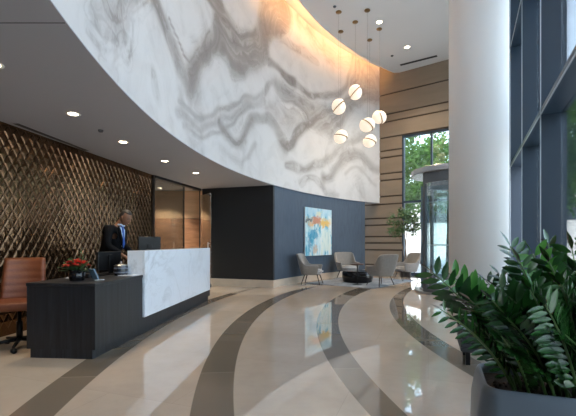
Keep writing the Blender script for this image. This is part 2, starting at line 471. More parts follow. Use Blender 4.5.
FILLS = [([(190,62),(200,45),(208,38),(214,30),(212,10),(204,-8),(218,-8),(225,14),(238,24),(248,27),(258,22),(262,-8),(282,-8),(292,25),(285,40),(272,44),(268,58),(258,66),(250,70),(240,81),(234,80),(228,68),(218,60),(208,64),(200,80),(193,96),(186,90)], .70),
  ([(270,78),(292,92),(325,103),(348,97),(353,60),(362,60),(380,74),(384,100),(362,104),(350,116),(336,136),(322,132),(306,124),(300,112),(280,100)], .50), ([(88,-6),(98,22),(110,36),(120,36),(130,20),(140,-6)], .30),
  ([(262,100),(300,112),(306,124),(290,140),(276,124),(264,112)], .26), ([(222,112),(250,104),(262,108),(248,118),(240,134),(224,126)], .22)]
def smooth(q, closed=False):
    out = []; n = len(q)
    for i in range(n if closed else n-1):
        P = [q[(i+k) % n] if closed else q[max(0, min(n-1, i+k))] for k in (-1, 0, 1, 2)]
        for t_ in (0, .25, .5, .75):
            out.append(tuple(.5*(2*P[1][c]+(P[2][c]-P[0][c])*t_+(2*P[0][c]-5*P[1][c]+4*P[2][c]-P[3][c])*t_**2+(3*P[1][c]-P[0][c]-3*P[2][c]+P[3][c])*t_**3) for c in range(3)))
    if not closed: out.append(q[-1])
    return out
def tones(u, v):
    """u, v arrays in metres -> (tone, flow)"""
    ju = .10*np.sin(1.9*v+1.3*np.sin(1.1*u))+.05*np.sin(5.1*v+2*u)+.03*np.sin(9*u-4*v); jv = .10*np.sin(1.7*u+np.sin(1.3*v))+.05*np.sin(4.7*u-v)+.03*np.sin(8*v+5*u)
    uu, vv = u+ju*.7, v+jv*.7
    tone = np.zeros_like(u); flow = np.full_like(u, 9.0)
    def seg(a, b):
        ax, ay = a[:2]; bx, by = b[:2]; dx, dy = bx-ax, by-ay; L2 = dx*dx+dy*dy+1e-9
        t_ = np.clip(((uu-ax)*dx+(vv-ay)*dy)/L2, 0, 1); return np.hypot(uu-ax-t_*dx, vv-ay-t_*dy), t_
    for pts, w_, k in STROKES:
        q = smooth([wall_uv(*p) for p in pts]); best = np.full_like(u, 9.0); hw = np.zeros_like(u)
        for a, b in zip(q, q[1:]):
            d, t_ = seg(a, b); hwl = (a[2]+(b[2]-a[2])*t_)*w_*.5*1.15
            m_ = d < best; best = np.where(m_, d, best); hw = np.where(m_, hwl, hw)
        e_ = 1/(1+np.exp((best/np.maximum(hw*1.2, .02)-1)*3.6))
        tone = np.maximum(tone, tone*.25+k*e_); flow = np.minimum(flow, best)
    for pts, k in FILLS:
        q = smooth([wall_uv(*p) for p in pts], True); ins = np.zeros(u.shape, bool); best = np.full_like(u, 9.0)
        for a, b in zip(q, q[1:]+q[:1]):
            d, _ = seg(a, b); best = np.minimum(best, d)
            c = ((a[1] > vv) != (b[1] > vv)) & (uu < (b[0]-a[0])*(vv-a[1])/((b[1]-a[1]) or 1e-9)+a[0]); ins ^= c
        sd_ = np.where(ins, best, -best); e_ = 1/(1+np.exp(-sd_/.06))
        tone = np.maximum(tone, k*e_); flow = np.minimum(flow, best+.5*ins)
    return tone, flow
def make_fascia():
    bm = bmesh.new(); uvl = bm.loops.layers.uv.new('UVMap')
    NU, NV = 380, 112; z0, z1 = ZS+.0092, 8.05
    pts = arc_pts(RF, -2.0, 15.10, NU); pts2 = arc_pts(RF+.16, -2.0, 15.2, 60)
    da = math.asin((15.10-CY)/RF)-math.asin((-2.0-CY)/RF)
    us = np.linspace(0, da*RF, NU+1); vs_ = np.linspace(z0, z1, NV+1)
    UU, VV = np.meshgrid(us, vs_, indexing='ij'); T_, F_ = tones(UU, VV)
    att = bm.verts.layers.float_vector.new('swirl')
    A = []
    for i, p in enumerate(pts):
        col_ = []
        for j in range(NV+1):
            v_ = bm.verts.new((p[0], p[1], vs_[j])); v_[att] = (T_[i, j], F_[i, j], 0); col_.append(v_)
        A.append(col_)
    for i in range(NU):
        for j in range(NV):
            f = bm.faces.new((A[i][j], A[i+1][j], A[i+1][j+1], A[i][j+1]))
            for l, q in zip(f.loops, ((us[i], vs_[j]), (us[i+1], vs_[j]), (us[i+1], vs_[j+1]), (us[i], vs_[j+1]))): l[uvl].uv = q
    for za, zb_ in ((z0, z1),):
        B = [[bm.verts.new((p[0], p[1], z)) for z in (za, zb_)] for p in pts2]
        for i in range(60): bm.faces.new((B[i+1][0], B[i][0], B[i][1], B[i+1][1]))
        e0, e1 = pts[-1], pts[0]
        for q, r_ in ((e0, B[-1]), (e1, B[0])):
            bm.faces.new((bm.verts.new((*q, za)), r_[0], r_[1], bm.verts.new((*q, zb_))))
    return bm
struct('wall_fascia', make_fascia(), M['fascia'])

# low soffit over desk and corridor
def make_soffit():
    bm = bmesh.new()
    pts = arc_pts(RF-.002, -2.9, 15.2, 60)
    a = [[bm.verts.new((p[0], p[1], z)) for p in pts] for z in (ZS, ZS+.009)]
    b = [[bm.verts.new((-9, p[1], z)) for p in pts] for z in (ZS, ZS+.009)]
    for i in range(60):
        bm.faces.new((a[0][i], a[0][i+1], b[0][i+1], b[0][i])); bm.faces.new((a[1][i], b[1][i], b[1][i+1], a[1][i+1]))
        bm.faces.new((a[0][i], a[1][i], a[1][i+1], a[0][i+1])); bm.faces.new((b[0][i], b[0][i+1], b[1][i+1], b[1][i]))
    bm.faces.new((a[0][0], b[0][0], b[1][0], a[1][0])); bm.faces.new((a[0][60], a[1][60], b[1][60], b[0][60]))
    return bm
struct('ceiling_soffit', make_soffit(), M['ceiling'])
ce = struct('trim_gap_shade', BX((-6, 2.70, ZS-.0012), (arc(RF, 2.7)-.01, 2.708, ZS+.001)), M['black'])  # black strip painting the shade of a gap between ceiling boards
# upper ceiling: inside of the circle, cut by the glazing
def hi_poly(r):
    P = arc_pts(r, -1.9, 14.55, 60)
    return P + [(4.5, 14.45), (7.4, 12.75), (7.4, 12.2), (gx(-1.9)+.4, -1.9)]
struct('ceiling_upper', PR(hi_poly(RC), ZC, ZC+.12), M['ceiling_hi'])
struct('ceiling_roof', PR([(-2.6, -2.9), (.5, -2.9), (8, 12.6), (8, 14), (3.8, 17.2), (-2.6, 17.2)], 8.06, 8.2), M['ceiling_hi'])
# warm light strip lying on the ceiling edge inside the slot
def strip(r0, r1, z0, z1, y0, y1, n=60):
    bm = bmesh.new(); P = arc_pts(r0, y0, y1, n); Q = arc_pts(r1, y0, y1, n)
    a = [bm.verts.new((*p, z0)) for p in P]; b = [bm.verts.new((*q, z0)) for q in Q]
    c = [bm.verts.new((*p, z1)) for p in P]; d = [bm.verts.new((*q, z1)) for q in Q]
    for i in range(n):
        bm.faces.new((a[i], a[i+1], b[i+1], b[i])); bm.faces.new((c[i], d[i], d[i+1], c[i+1]))
        bm.faces.new((a[i], c[i], c[i+1], a[i+1])); bm.faces.new((b[i], b[i+1], d[i+1], d[i]))
    bm.faces.new((a[0], b[0], d[0], c[0])); bm.faces.new((a[n], c[n], d[n], b[n])); return bm
tag(obj('cove_light_strip', strip(RC-.01, RC-.045, ZC+.125, ZC+.15, -1.0, 14.3), M['cove']),
    'warm light strip hidden in the slot between ceiling edge and curved wall', 'light strip')
ti = obj('trim_cove', strip(RC, RC-.03, ZC-.005, ZC+.122, -1.8, 14.5), M['ceiling_hi']); ti['kind'] = 'structure'

# bronze tiled wall
LW0 = Vector((-3.66, 4.88)); LW1 = Vector((-3.08, 8.75)); LD = (LW1-LW0).normalized()
LN = Vector((LD.y, -LD.x))       # into the room
def left_wall():
    bm = bmesh.new(); s0 = -8.0; s1 = (LW1-LW0).length
    w, h, dp = .132, .205, .0065
    o = LW0
    def P(s, z, d=0.0):
        q = o+LD*s+LN*d; return bm.verts.new((q.x, q.y, z))
    # body
    a = o+LD*s0; b = o+LD*s1
    prism(bm, [tuple(a), tuple(b), tuple(b-LN*.25), tuple(a-LN*.25)], 0, ZS)
    nr = int(ZS/(h/2)); nc = int((s1-s0)/w)
    for r in range(nr+1):
        for c in range(nc):
            s = s0+w*(c+(.5 if r % 2 else 0))+w/2; z = ZS-h/2-.004-r*h/2
            if s+w/2 > s1 or z-h/2 < 0 or z+h/2 > ZS: continue
            if s < -4: continue
            g = .485; out = [(s-w*g, z), (s-w*g*.45, z-h*g*.52), (s, z-h*g), (s+w*g*.45, z-h*g*.52), (s+w*g, z), (s+w*g*.45, z+h*g*.52), (s, z+h*g), (s-w*g*.45, z+h*g*.52)]
            j = random.uniform(-.0025, .0025); j2 = random.uniform(-.0015, .0015)
            def ring(k, d): return [P(s+(a-s)*k, z+(b-z)*k, d+j*(a-s)/w*k+j2*(b-z)/h*k) for a, b in out]
            r0, r1, r2 = ring(1, .001), ring(.70, dp), ring(.32, dp*1.35)
            for ra, rb_ in ((r0, r1), (r1, r2)):
                for i in range(8): bm.faces.new((ra[i], ra[(i+1) % 8], rb_[(i+1) % 8], rb_[i]))
            bm.faces.new(r2)
    return bm
struct('wall_left', left_wall(), M['bronze'])
e = LW1
struct('trim_1', PR([tuple(e+LD*.001), tuple(e+LD*.03), tuple(e+LD*.03+LN*.03), tuple(e+LD*.001+LN*.03)], 0, ZS), M['darksteel'])
struct('wall_behind', BX((-9, -3.1, 0), (1.0, -2.92, 8.1)), M['white'])
struct('wall_side', BX((-9.2, -3.1, 0), (-9, 17, 8.1)), M['white'])

# corridor behind the glass partition
struct('wall_corridor', BX((-8.9, 11.42, 1.94), (-2.55, 11.6, ZS)), M['tan'])
def slatted():
    bm = bmesh.new(); box(bm, (-8.9, 11.43, 0), (-2.55, 11.6, 1.93))
    for i in range(22): box(bm, (-8.9, 11.40, .03+i*.086), (-2.55, 11.432, .10+i*.086))
    return bm
struct('wall_wainscot', slatted(), M['slats'])
# charcoal wall
K0 = (-2.46, 11.0); K1 = (arc(RF+.03, 10.30), 10.30)
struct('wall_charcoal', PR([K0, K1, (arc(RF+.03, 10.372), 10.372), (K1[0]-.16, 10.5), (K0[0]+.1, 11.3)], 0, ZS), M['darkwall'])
struct('baseboard_charcoal', seg_box((K0[0]+.02, K0[1]), (K1[0]+.012, K1[1]-.004), .02, 0.0, .2, -1), M['base'])
# slate blue wall following the curve
def curved_wall(r0, r1, y0, y1, z0, z1, n=24):
    return PR(arc_pts(r0, y0, y1, n)+arc_pts(r1, y0, y1, n)[::-1], z0, z1)
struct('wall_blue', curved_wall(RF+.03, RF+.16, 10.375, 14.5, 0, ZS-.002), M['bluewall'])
struct('wall_end', BX((1.0, 14.62, 0), (2.6, 14.75, ZS-.01)), M['darkwall'])
struct('baseboard_blue', curved_wall(RF+.008, RF+.028, 10.305, 14.48, 0, .2), M['base'])

# taupe wall with real grooves, in the line p = (3.62,14.95) + s*(1.35,-1)
BD = Vector((1.35, -1)).normalized(); BN = Vector((-BD.y, BD.x))*-1     # BN points to the room
B0 = Vector((3.62, 14.95))
def bp(s, d=0): q = B0+BD*s+BN*d; return (q.x, q.y)
GZ = [.35, .93, 1.2, 1.45, 1.9, 2.16, 2.7, 3.0, 3.62, 3.88, 4.5, 4.76, 5.27, 5.87, 6.16, 6.93]
WS0, WS1, WZ1 = .83, 3.9, 5.25        # window opening along s, and its top
def back_wall():
    bm = bmesh.new()
    def panel(s0, s1, z0, z1, d0, d1, mi):
        n0 = len(bm.faces)
        prism(bm, [bp(s0, d0), bp(s1, d0), bp(s1, d1), bp(s0, d1)], z0, z1)
        bm.faces.ensure_lookup_table()
        for f in bm.faces[n0:]: f.material_index = mi
    for (s0, s1, za, zb) in ((-3.3, WS0, 0, 8.05), (WS1, 4.15, 0, 8.05), (WS0, WS1, WZ1, 8.05)):
        panel(s0, s1, za, zb, -.25, -.03, 1)
        zs = [za]+[z for z in GZ if za < z < zb-.02]+[zb]
        for i in range(len(zs)-1):
            lo = zs[i]+(.028 if i else 0); hi = zs[i+1]-(.028 if i < len(zs)-2 else 0)
            if hi > lo: panel(s0, s1, lo, hi, -.03, 0, 0)
    return bm
struct('wall_back', back_wall(), [M['beige'], M['groove']])
# its window
win = struct('window_1', PR([bp(WS0, -.02), bp(WS0+.06, -.02), bp(WS0+.06, -.2), bp(WS0, -.2)], 0, WZ1), M['fin'])
def wbar(name, s0, s1, z0, z1, d0=-.04, d1=-.16, m='fin'):
    return obj(name, PR([bp(s0, d0), bp(s1, d0), bp(s1, d1), bp(s0, d1)], z0, z1), M[m], win)
wbar('window_frame', WS0, WS1, WZ1-.08, WZ1); wbar('window_frame', WS0, WS1, 0, .10)
wbar('window_frame', WS0, WS1, 2.70, 2.78)
for s in (WS0+1.04, WS0+1.9, WS1-.06): wbar('mullion', s, s+.06, 0, WZ1)
wbar('window_pane', WS0, WS1, .05, WZ1-.03, -.09, -.10, 'glass')

# glazing wall with deep fins
FY = [-2.1, -.28, 1.62, 3.44, 5.27, 7.05, 8.9, 10.77]
def fin_xy(y, d): p = Vector((gx(y), y))+N*d; return p
gl = D.objects.new('window_2', None); COL.objects.link(gl); gl['kind'] = 'structure'
for y in FY:
    a = fin_xy(y, 0.0); h = W*.03
    obj('mullion', PR([tuple(a-h+N*.012), tuple(a+h+N*.012), tuple(a+h+N*.30), tuple(a-h+N*.30)], 0, 7.60), M['fin'], gl)
    obj('mullion_highlight', PR([tuple(a-h*1.0), tuple(a-h*.45), tuple(a-h*.45+N*.0115), tuple(a-h*1.0+N*.0115)], 0, 7.60), M['fin_highlight'], gl)  # pale strip painting the lit line on the fin's inner edge
GE = FY+[12.5]
for i in range(len(GE)-1):
    y0, y1 = GE[i], GE[i+1]
    a = Vector((gx(y0), y0))+W*.036; b = Vector((gx(y1), y1))-W*.036
    for k, z in enumerate((.0, 2.95, 5.72, 7.5)):
        if i in (5, 6) and k == 0: continue
        hgt = .10
        obj('transom', PR([tuple(a+N*.014), tuple(b+N*.014), tuple(b+N*.29), tuple(a+N*.29)], z, z+hgt), M['fin'], gl)
        obj('transom_highlight', PR([tuple(a+N*.002), tuple(b+N*.002), tuple(b+N*.0135), tuple(a+N*.0135)], z, z+.016), M['fin_highlight'], gl)  # pale strip painting the lit line along the transom's lower edge
    for k, (z0, z1) in enumerate(((.1, 2.95), (3.05, 5.72), (5.82, 7.5))):
        if i in (5, 6) and k == 0: continue
        obj('window_pane', PR([tuple(a+N*.235), tuple(b+N*.235), tuple(b+N*.247), tuple(a+N*.247)], z0, z1), M['glass'], gl)

# column
struct('column', LT([(0, 0), (.445, 0), (.445, ZC), (0, ZC)], 96, (3.12, 6.3)), M['white'], smooth=False)
for p in D.objects['column'].data.polygons: p.use_smooth = abs(p.normal.z) < .5

# glass partition at the corridor
ptn = D.objects.new('window_3', None); COL.objects.link(ptn); ptn['kind'] = 'structure'
PA = LW1+LD*.05; PB = Vector((-2.52, 11.0)); PD = (PB-PA).normalized(); PN = Vector((PD.y, -PD.x)); PL = (PB-PA).length
def pt(s, d=0): q = PA+PD*s+PN*d; return (q.x, q.y)
obj('header', PR([pt(0, -.05), pt(PL, -.05), pt(PL, .05), pt(0, .05)], 2.69, ZS-.002), M['darksteel'], ptn)
for s in (0, 1.35, PL-.03): obj('post', PR([pt(s, -.012), pt(s+.02, -.012), pt(s+.02, .012), pt(s, .012)], 0, 2.69), M['darksteel'], ptn)
obj('window_pane', PR([pt(.04, -.006), pt(1.35, -.006), pt(1.35, .006), pt(.04, .006)], .02, 2.69), M['glass2'], ptn)
dr = D.objects.new('door_1', None); COL.objects.link(dr); dr['kind'] = 'structure'
H0 = Vector((-2.47, 10.85)); H1 = Vector((-2.08, 10.33)); hd = (H1-H0).normalized(); hn = Vector((-hd.y, hd.x))
obj('door_pane', PR([tuple(H0), tuple(H1), tuple(H1+hn*.012), tuple(H0+hn*.012)], .02, 2.55), M['glass2'], dr)
obj('door_rail', PR([tuple(H0-hn*.012), tuple(H1-hn*.012), tuple(H1+hn*.024), tuple(H0+hn*.024)], .012, .10), M['darksteel'], dr)
hb = bmesh.new()
q = H1-hd*.06
tube(hb, [(q.x-hn.x*.05, q.y-hn.y*.05, .92), (q.x-hn.x*.05, q.y-hn.y*.05, 1.22)], .014)
for z in (.95, 1.19): tube(hb, [(q.x-hn.x*.05, q.y-hn.y*.05, z), (q.x, q.y, z)], .009)
obj('door_handle', hb, M['steel'], dr)

# ------------------------------------------------------------------ ceiling fittings
def downlight(px, py, z, r, label, power, group, flag=[0]):
    t = thing('recessed_downlight', label, 'ceiling light', (px, py, z), 0, group)
    obj('trim_ring', LT([(r*.8, -.001), (r, -.006), (r*1.18, -.006), (r*1.22, 0), (r*1.2, .004), (r*.8, .004)], 28), M['trimring'], t, True)
    obj('lens', LT([(0, -.003), (r*.82, -.003), (r*.82, .003), (0, .003)], 24), M['lamp'], t)
    L = D.lights.new('downlight_beam', 'SPOT'); L.energy = power; L.color = (1, .80, .56); L.spot_size = 1.9; L.spot_blend = .8; L.shadow_soft_size = r
    lo = link(D.objects.new('beam', L), t); lo.location = (0, 0, -.02)
    return t
for i, (x, y, lab) in enumerate([(-2.30, 2.05, 'warm recessed downlight in the low soffit, nearest the camera and out of the picture'),
                (-2.58, 4.61, 'large warm downlight in the low soffit above the near end of the desk'),
                (-2.53, 5.89, 'warm downlight in the low soffit above the man, second along the row'),
                (-2.33, 7.26, 'warm downlight in the low soffit above the black monitor, third along the row'),
                (-2.04, 8.50, 'small warm downlight in the low soffit, farthest in the row, before the charcoal wall')]):
    if i == 0: lab = 'warm recessed downlight cut by the picture edge, first of the soffit row'; x, y = -2.56, 3.33
    downlight(x, y, ZS, .068, lab, 55, 'downlights along the low soffit')
downlight(2.66, 11.2, ZC, .09, 'bright recessed downlight in the high ceiling among the pendant canopies', 500, 'downlights in the high ceiling')
downlight(3.92, 12.63, ZC, .09, 'bright recessed downlight in the high ceiling above the taupe wall', 500, 'downlights in the high ceiling')
for x, y in ((-3.9, 9.9), (-3.6, 10.8)):
    downlight(x, y, ZS, .06, 'warm corridor downlight behind the glass partition', 300, 'corridor downlights')
# small dark caps
def cap(x, y, z, r, label):
    tag(obj('ceiling_sensor', LT([(0, z-.03), (r*.7, z-.03), (r, z-.012), (r, z), (0, z)], 20, (x, y)), M['detector'], None, True), label, 'ceiling sensor', 'ceiling sensors')
cap(-2.57, 5.27, ZS, .035, 'tiny dark sensor in the low soffit beside the second downlight')
cap(3.58, 13.2, ZC, .05, 'tiny dark sensor in the high ceiling near the far downlight')
cap(1.27, 10.45, ZC, .045, 'tiny dark sensor in the high ceiling beside the leftmost pendant canopy')
# slot diffusers
def diffuser(p, q, w, z, n, label):
    p = Vector(p); q = Vector(q); d = (q-p).normalized(); nn = Vector((-d.y, d.x))
    t = thing('slot_diffuser', label, 'air vent', (p.x, p.y, z)); L_ = (q-p).length
    Mx = Matrix.Rotation(math.atan2(d.y, d.x), 4, 'Z')
    bm = bmesh.new()
    for k in range(n+1): box(bm, (0, k*w/n-.006, -.0015), (L_, k*w/n+.006, 0), M=Mx)
    box(bm, (0, 0, -.006), (.01, w, 0), M=Mx); box(bm, (L_-.01, 0, -.006), (L_, w, 0), M=Mx)
    obj('vent_frame', bm, M['ceiling'], t)
    obj('slot', BX((.01, .004, -.0018), (L_-.01, w-.004, -.0002), M=Mx), M['black'], t)
diffuser((-3.49, 4.95), (-3.33, 6.45), .09, ZS, 2, 'long dark linear air slot in the low soffit beside the bronze wall')
diffuser((4.02, 13.85), (5.1, 13.15), .14, ZC, 2, 'long dark linear air slot in the high ceiling along the taupe wall')

# pendants: canopy pixel depth solved on the ceiling, globe hangs under it
def pendant(x, y, zb, r, tilt, label):
    t = thing('globe_pendant', label, 'pendant light', (x, y, ZC), 0, 'globe pendants over the lounge')
    obj('canopy', LT([(0, 0), (.075, 0), (.085, -.015), (.075, -.03), (0, -.03)], 24), M['brass'], t, True)
    zc = zb-ZC
    obj('cord', TB([(0, 0, -.03), (0, 0, zc+r*.98)], .0022, 6), M['cord'], t)
    R = Matrix.Translation((0, 0, zc)) @ Matrix.Rotation(tilt, 4, 'Y')
    for s in (1, -1):
        prof = [(0, s*(r*.99+.012))]+[(r*math.sin(a), s*(r*math.cos(a)+.012)) for a in [PI/2*k/10 for k in range(1, 11)]]+[(0, s*.012)]
        bm = LT(prof, 32); bmesh.ops.transform(bm, matrix=R @ Matrix.Translation((s*.014, 0, 0)), verts=bm.verts)
        obj('globe_half', bm, M['globe'], t, True)
    bm = LT([(0, -.009), (r*1.06, -.012), (r*1.06, .012), (0, .012)], 40); bmesh.ops.transform(bm, matrix=R, verts=bm.verts)
    obj('brass_disc', bm, M['brass'], t)
    L = D.lights.new('globe_glow', 'POINT'); L.energy = 10; L.color = (1, .8, .58); L.shadow_soft_size = r*1.2
PEND = [((338.7, 11.7), (338.7, 106.7), -.75, 'opal globe pendant with a dark diagonal disc, hanging farthest from the windows, at middle height'),
        ((340.7, 31.3), (340.7, 136.7), .2, 'opal globe pendant hanging low, straight above the left part of the painting'),
        ((355.3, 21.7), (355.7, 92.3), -.8, 'opal globe pendant, highest of the cluster, split by a diagonal dark disc'),
        ((367.3, 10.0), (367.3, 125.0), .7, 'largest opal globe pendant, in the middle of the cluster, split by a rising dark disc'),
        ((379.3, 28.7), (379.6, 117.3), 1.2, 'opal globe pendant nearest the taupe wall'),
        ((369.7, 39.7), (369.9, 141.0), .35, 'opal globe pendant, lowest of the cluster')]
for (cx, cy), (bx_, by_), tl, lab in PEND:
    dd = 384*(ZC-1.2)/(243-cy); X = (cx-288)/384*dd
    zb = 1.2+(243-by_)/384*dd
    pendant(X, dd, zb, .195, tl, lab)

# ------------------------------------------------------------------ reception desk
DO = Vector((-1.98, 3.94)); DA = Vector((.083, 1)).normalized(); DB = Vector((-DA.y, DA.x))   # along, and to the staff side
def dk(a, b): q = DO+DA*a+DB*b; return (q.x, q.y)
def dslab(a0, a1, b0, b1, z0, z1, bev=0.0):
    bm = PR([dk(a0, b0), dk(a1, b0), dk(a1, b1), dk(a0, b1)], z0, z1)
    if bev: bmesh.ops.bevel(bm, geom=list(bm.edges), offset=bev, segments=1, affect='EDGES')
    return bm
desk = thing('reception_desk', 'long dark wood-grain reception desk with a white veined stone counter on its front', 'desk')
DLn = 4.15
obj('worktop', dslab(-.01, DLn, -.01, .75, .75, .785, .003), M['wood'], desk)
obj('end_panel', dslab(0, .04, .0, .745, .10, .75), M['wood'], desk)
obj('end_panel', dslab(DLn-.05, DLn-.01, .0, .745, .10, .75), M['wood'], desk)
obj('front_panel', dslab(.04, DLn-.05, .0, .03, .10, .75), M['wood'], desk)
obj('plinth', dslab(.02, DLn-.03, .04, .72, 0, .10), M['wood'], desk)
obj('drawer_unit', dslab(.05, .55, .05, .73, .11, .745), M['wood'], desk)
obj('stone_counter', dslab(1.05, 4.02, -.035, .0, .235, 1.10, .003), M['marble'], desk)
obj('stone_return', dslab(1.05, 1.09, .0005, .20, .786, 1.07, .002), M['marble'], desk)
obj('stone_top', dslab(1.05, 4.02, .0005, .20, 1.07, 1.10, .002), M['marble'], desk)
obj('stone_return', dslab(3.98, 4.02, .0005, .20, .786, 1.07, .002), M['marble'], desk)
obj('inner_screen', dslab(1.10, 3.97, .17, .198, .786, 1.068), M['wood'], desk)

# things on the desk
def on_desk(a, b, z=.785): q = dk(a, b); return (q[0], q[1], z)
def at(px, depth, z): return ((px-288)/384*depth, depth, z)
fl = thing('flower_arrangement', 'red flowers with green leaves in a low black pot on the near desk end', 'flowers', at(77, 4.26, .785))
fl.scale = (1.3, 1.3, 1.25)
obj('pot', LT([(0, 0), (.055, 0), (.064, .03), (.068, .095), (.062, .095), (.058, .08), (0, .08)], 28), M['blackgloss'], fl, True)
bmL = bmesh.new()
for i in range(60):
    a = random.uniform(0, 2*PI); el = random.uniform(.0, 1.2); L_ = random.uniform(.10, .17)
    d = Vector((math.cos(a)*math.cos(el), math.sin(a)*math.cos(el), math.sin(el)*.9)); p0 = Vector((0, 0, .08)); p1 = p0+d*L_
    s = d.cross(Vector((0, 0, 1))).normalized()*.016; m = p0.lerp(p1, .62)
    vs = [bmL.verts.new(v) for v in (p0.lerp(p1, .2), m+s+Vector((0, 0, .008)), p1, m-s+Vector((0, 0, .008)))]
    bmL.faces.new(vs)
for s_, hgt in ((.03, .27), (.05, .24), (.02, .22)):
    tube(bmL, [(s_*.5, 0, .08), (s_, .01, hgt)], .002, 5)
    for k in range(9):
        z = .14+(hgt-.14)*k/8; a = k*2.4
        p = Vector((s_*.8, .005, z)); d = Vector((math.cos(a), math.sin(a), .5))*.035; s = Vector((-math.sin(a), math.cos(a), 0))*.007
        bmL.faces.new([bmL.verts.new(v) for v in (p, p+d*.6+s, p+d, p+d*.6-s)])
obj('leaves', bmL, M['ficus'], fl)
for i in range(20):
    a = i*2.39; r = .021*math.sqrt(i+.5); z = .168-.9*r*r/.1*.6+random.uniform(-.008, .012)
    bm = bmesh.new()
    for ring, (rr, up, n) in enumerate(((.015, .020, 5), (.029, .012, 7), (.038, 0, 8))):
        for k in range(n):
            t_ = 2*PI*k/n+ring*.5; u_ = Vector((math.cos(t_), math.sin(t_), 0)); v_ = Vector((-math.sin(t_), math.cos(t_), 0))*rr*.62
            bm.faces.new([bm.verts.new(q) for q in (Vector((0, 0, up*.2)), u_*rr*.7-v_+Vector((0, 0, up)), u_*rr+Vector((0, 0, up*.8)), u_*rr*.7+v_+Vector((0, 0, up)))])
    bmesh.ops.transform(bm, matrix=Matrix.Translation((r*math.cos(a)-.008, r*math.sin(a), z)), verts=bm.verts)
    obj('flower', bm, M['red' if i % 3 else 'pink'], fl)

# tilted display stand, papers, jar, monitor
ts = thing('tablet_stand', 'slim tilted tablet on a stand beside the red flowers', 'tablet', at(96, 4.3, .785), 1.05)
bm = BX((-.010, -.05, 0), (.010, .05, .13), .004); bmesh.ops.transform(bm, matrix=Matrix.Rotation(-.45, 4, 'Y'), verts=bm.verts)
bmesh.ops.translate(bm, verts=bm.verts, vec=(0, 0, .012)); obj('tablet_case', bm, M['acrylic'], ts)
obj('stand', BX((-.05, -.05, 0), (.07, .05, .008), .002), M['steel'], ts)
kb = thing('keyboard', 'black keyboard lying on the desk behind the flowers', 'keyboard', on_desk(.85, .50), -.08)
obj('case', BX((-.07, -.21, 0), (.07, .21, .018), .004), M['black'], kb)
bm = bmesh.new()
for r in range(5):
    for c in range(14): box(bm, (-.058+r*.024, -.2+c*.0287, .018), (-.038+r*.024, -.176+c*.0287, .025))
obj('keys', bm, M['black'], kb)
for i, (a, b, lab) in enumerate(((1.0, .12, 'pale paper sheets lying on the desk beside the stone end'), (.66, .62, 'pale paper pad at the staff edge of the desk'))):
    bm = bmesh.new()
    for k in range(4): box(bm, (-.10+random.uniform(-.006, .006), -.14, .002*k), (.10, .14+random.uniform(-.006, .006), .002*k+.0015))
    o = obj('paper_stack', bm, M['paper']); o.location = on_desk(a, b); o.rotation_euler = (0, 0, -.2+.5*i); tag(o, lab, 'papers')
jar = thing('lidded_caddy', 'dark ceramic caddy with a silver knobbed lid and pale stripes beside the stone end', 'jar', at(121, 4.95, .785))
obj('body', LT([(0, 0), (.075, 0), (.085, .02), (.085, .115), (.08, .12), (0, .12)], 32), M['screen'], jar, True)
for z in (.03, .085): obj('stripe', LT([(.0855, z), (.0875, z+.004), (.0875, z+.014), (.0855, z+.018)], 32), M['ceramic'], jar, True)
lid = obj('lid', LT([(.087, .121), (.087, .127), (.06, .140), (.02, .148), (0, .15)], 32), M['steel'], jar, True)
obj('knob', LT([(.006, .148), (.006, .158), (.013, .164), (.012, .174), (0, .178)], 20), M['steel'], lid, True)

def monitor(loc, rz, label, w=.52, h=.32, base=.16):
    t = thing('monitor', label, 'monitor', loc, rz, 'monitors')
    obj('screen_case', BX((-w/2, -.02, base), (w/2, .02, base+h), .008), M['black'], t)
    obj('display', BX((-w/2+.012, -.0215, base+.012), (w/2-.012, -.0195, base+h-.012)), M['screen'], t)
    obj('neck', BX((-.035, .021, .01), (.035, .04, base+.2), .004), M['black'], t)
    obj('foot', LT([(0, 0), (.11, 0), (.11, .008), (.03, .014), (0, .014)], 28, (0, .03)), M['black'], t)
monitor(at(149.5, 6.35, .785), math.radians(215), 'black monitor seen from behind above the white stone counter', w=.36, h=.32, base=.20)
monitor(at(109, 5.15, .785), math.radians(250), 'low black monitor on the desk in front of the man', w=.40, h=.24, base=.06)
ph = thing('desk_phone', 'black desk telephone behind the red flowers', 'telephone', at(88, 4.62, .785), -.3)
obj('base', BX((-.09, -.08, 0), (.09, .08, .05), .01), M['black'], ph)
obj('handset', BX((-.085, -.075, .052), (-.035, .075, .085), .014), M['black'], ph)

# ------------------------------------------------------------------ leather chair behind the desk
oc = thing('office_chair', 'brown leather swivel chair with a tall padded back, behind the desk', 'chair', (-3.09, 4.42, 0), math.radians(205))
def pad(w, d, h, seams, axis):
    bm = bmesh.new(); nx, ny = 16, 12
    r = bmesh.ops.create_cube(bm, size=1)
    for v in bm.verts: v.co = Vector((v.co.x*w, v.co.y*d, v.co.z*h))
    bmesh.ops.bevel(bm, geom=list(bm.edges), offset=min(h, d)*.42, segments=4, profile=.6, affect='EDGES')
    return bm
bm = pad(.50, .48, .10, 3, 0); bmesh.ops.translate(bm, verts=bm.verts, vec=(0, .03, .50)); seat = obj('seat', bm, M['leather'], oc, True)
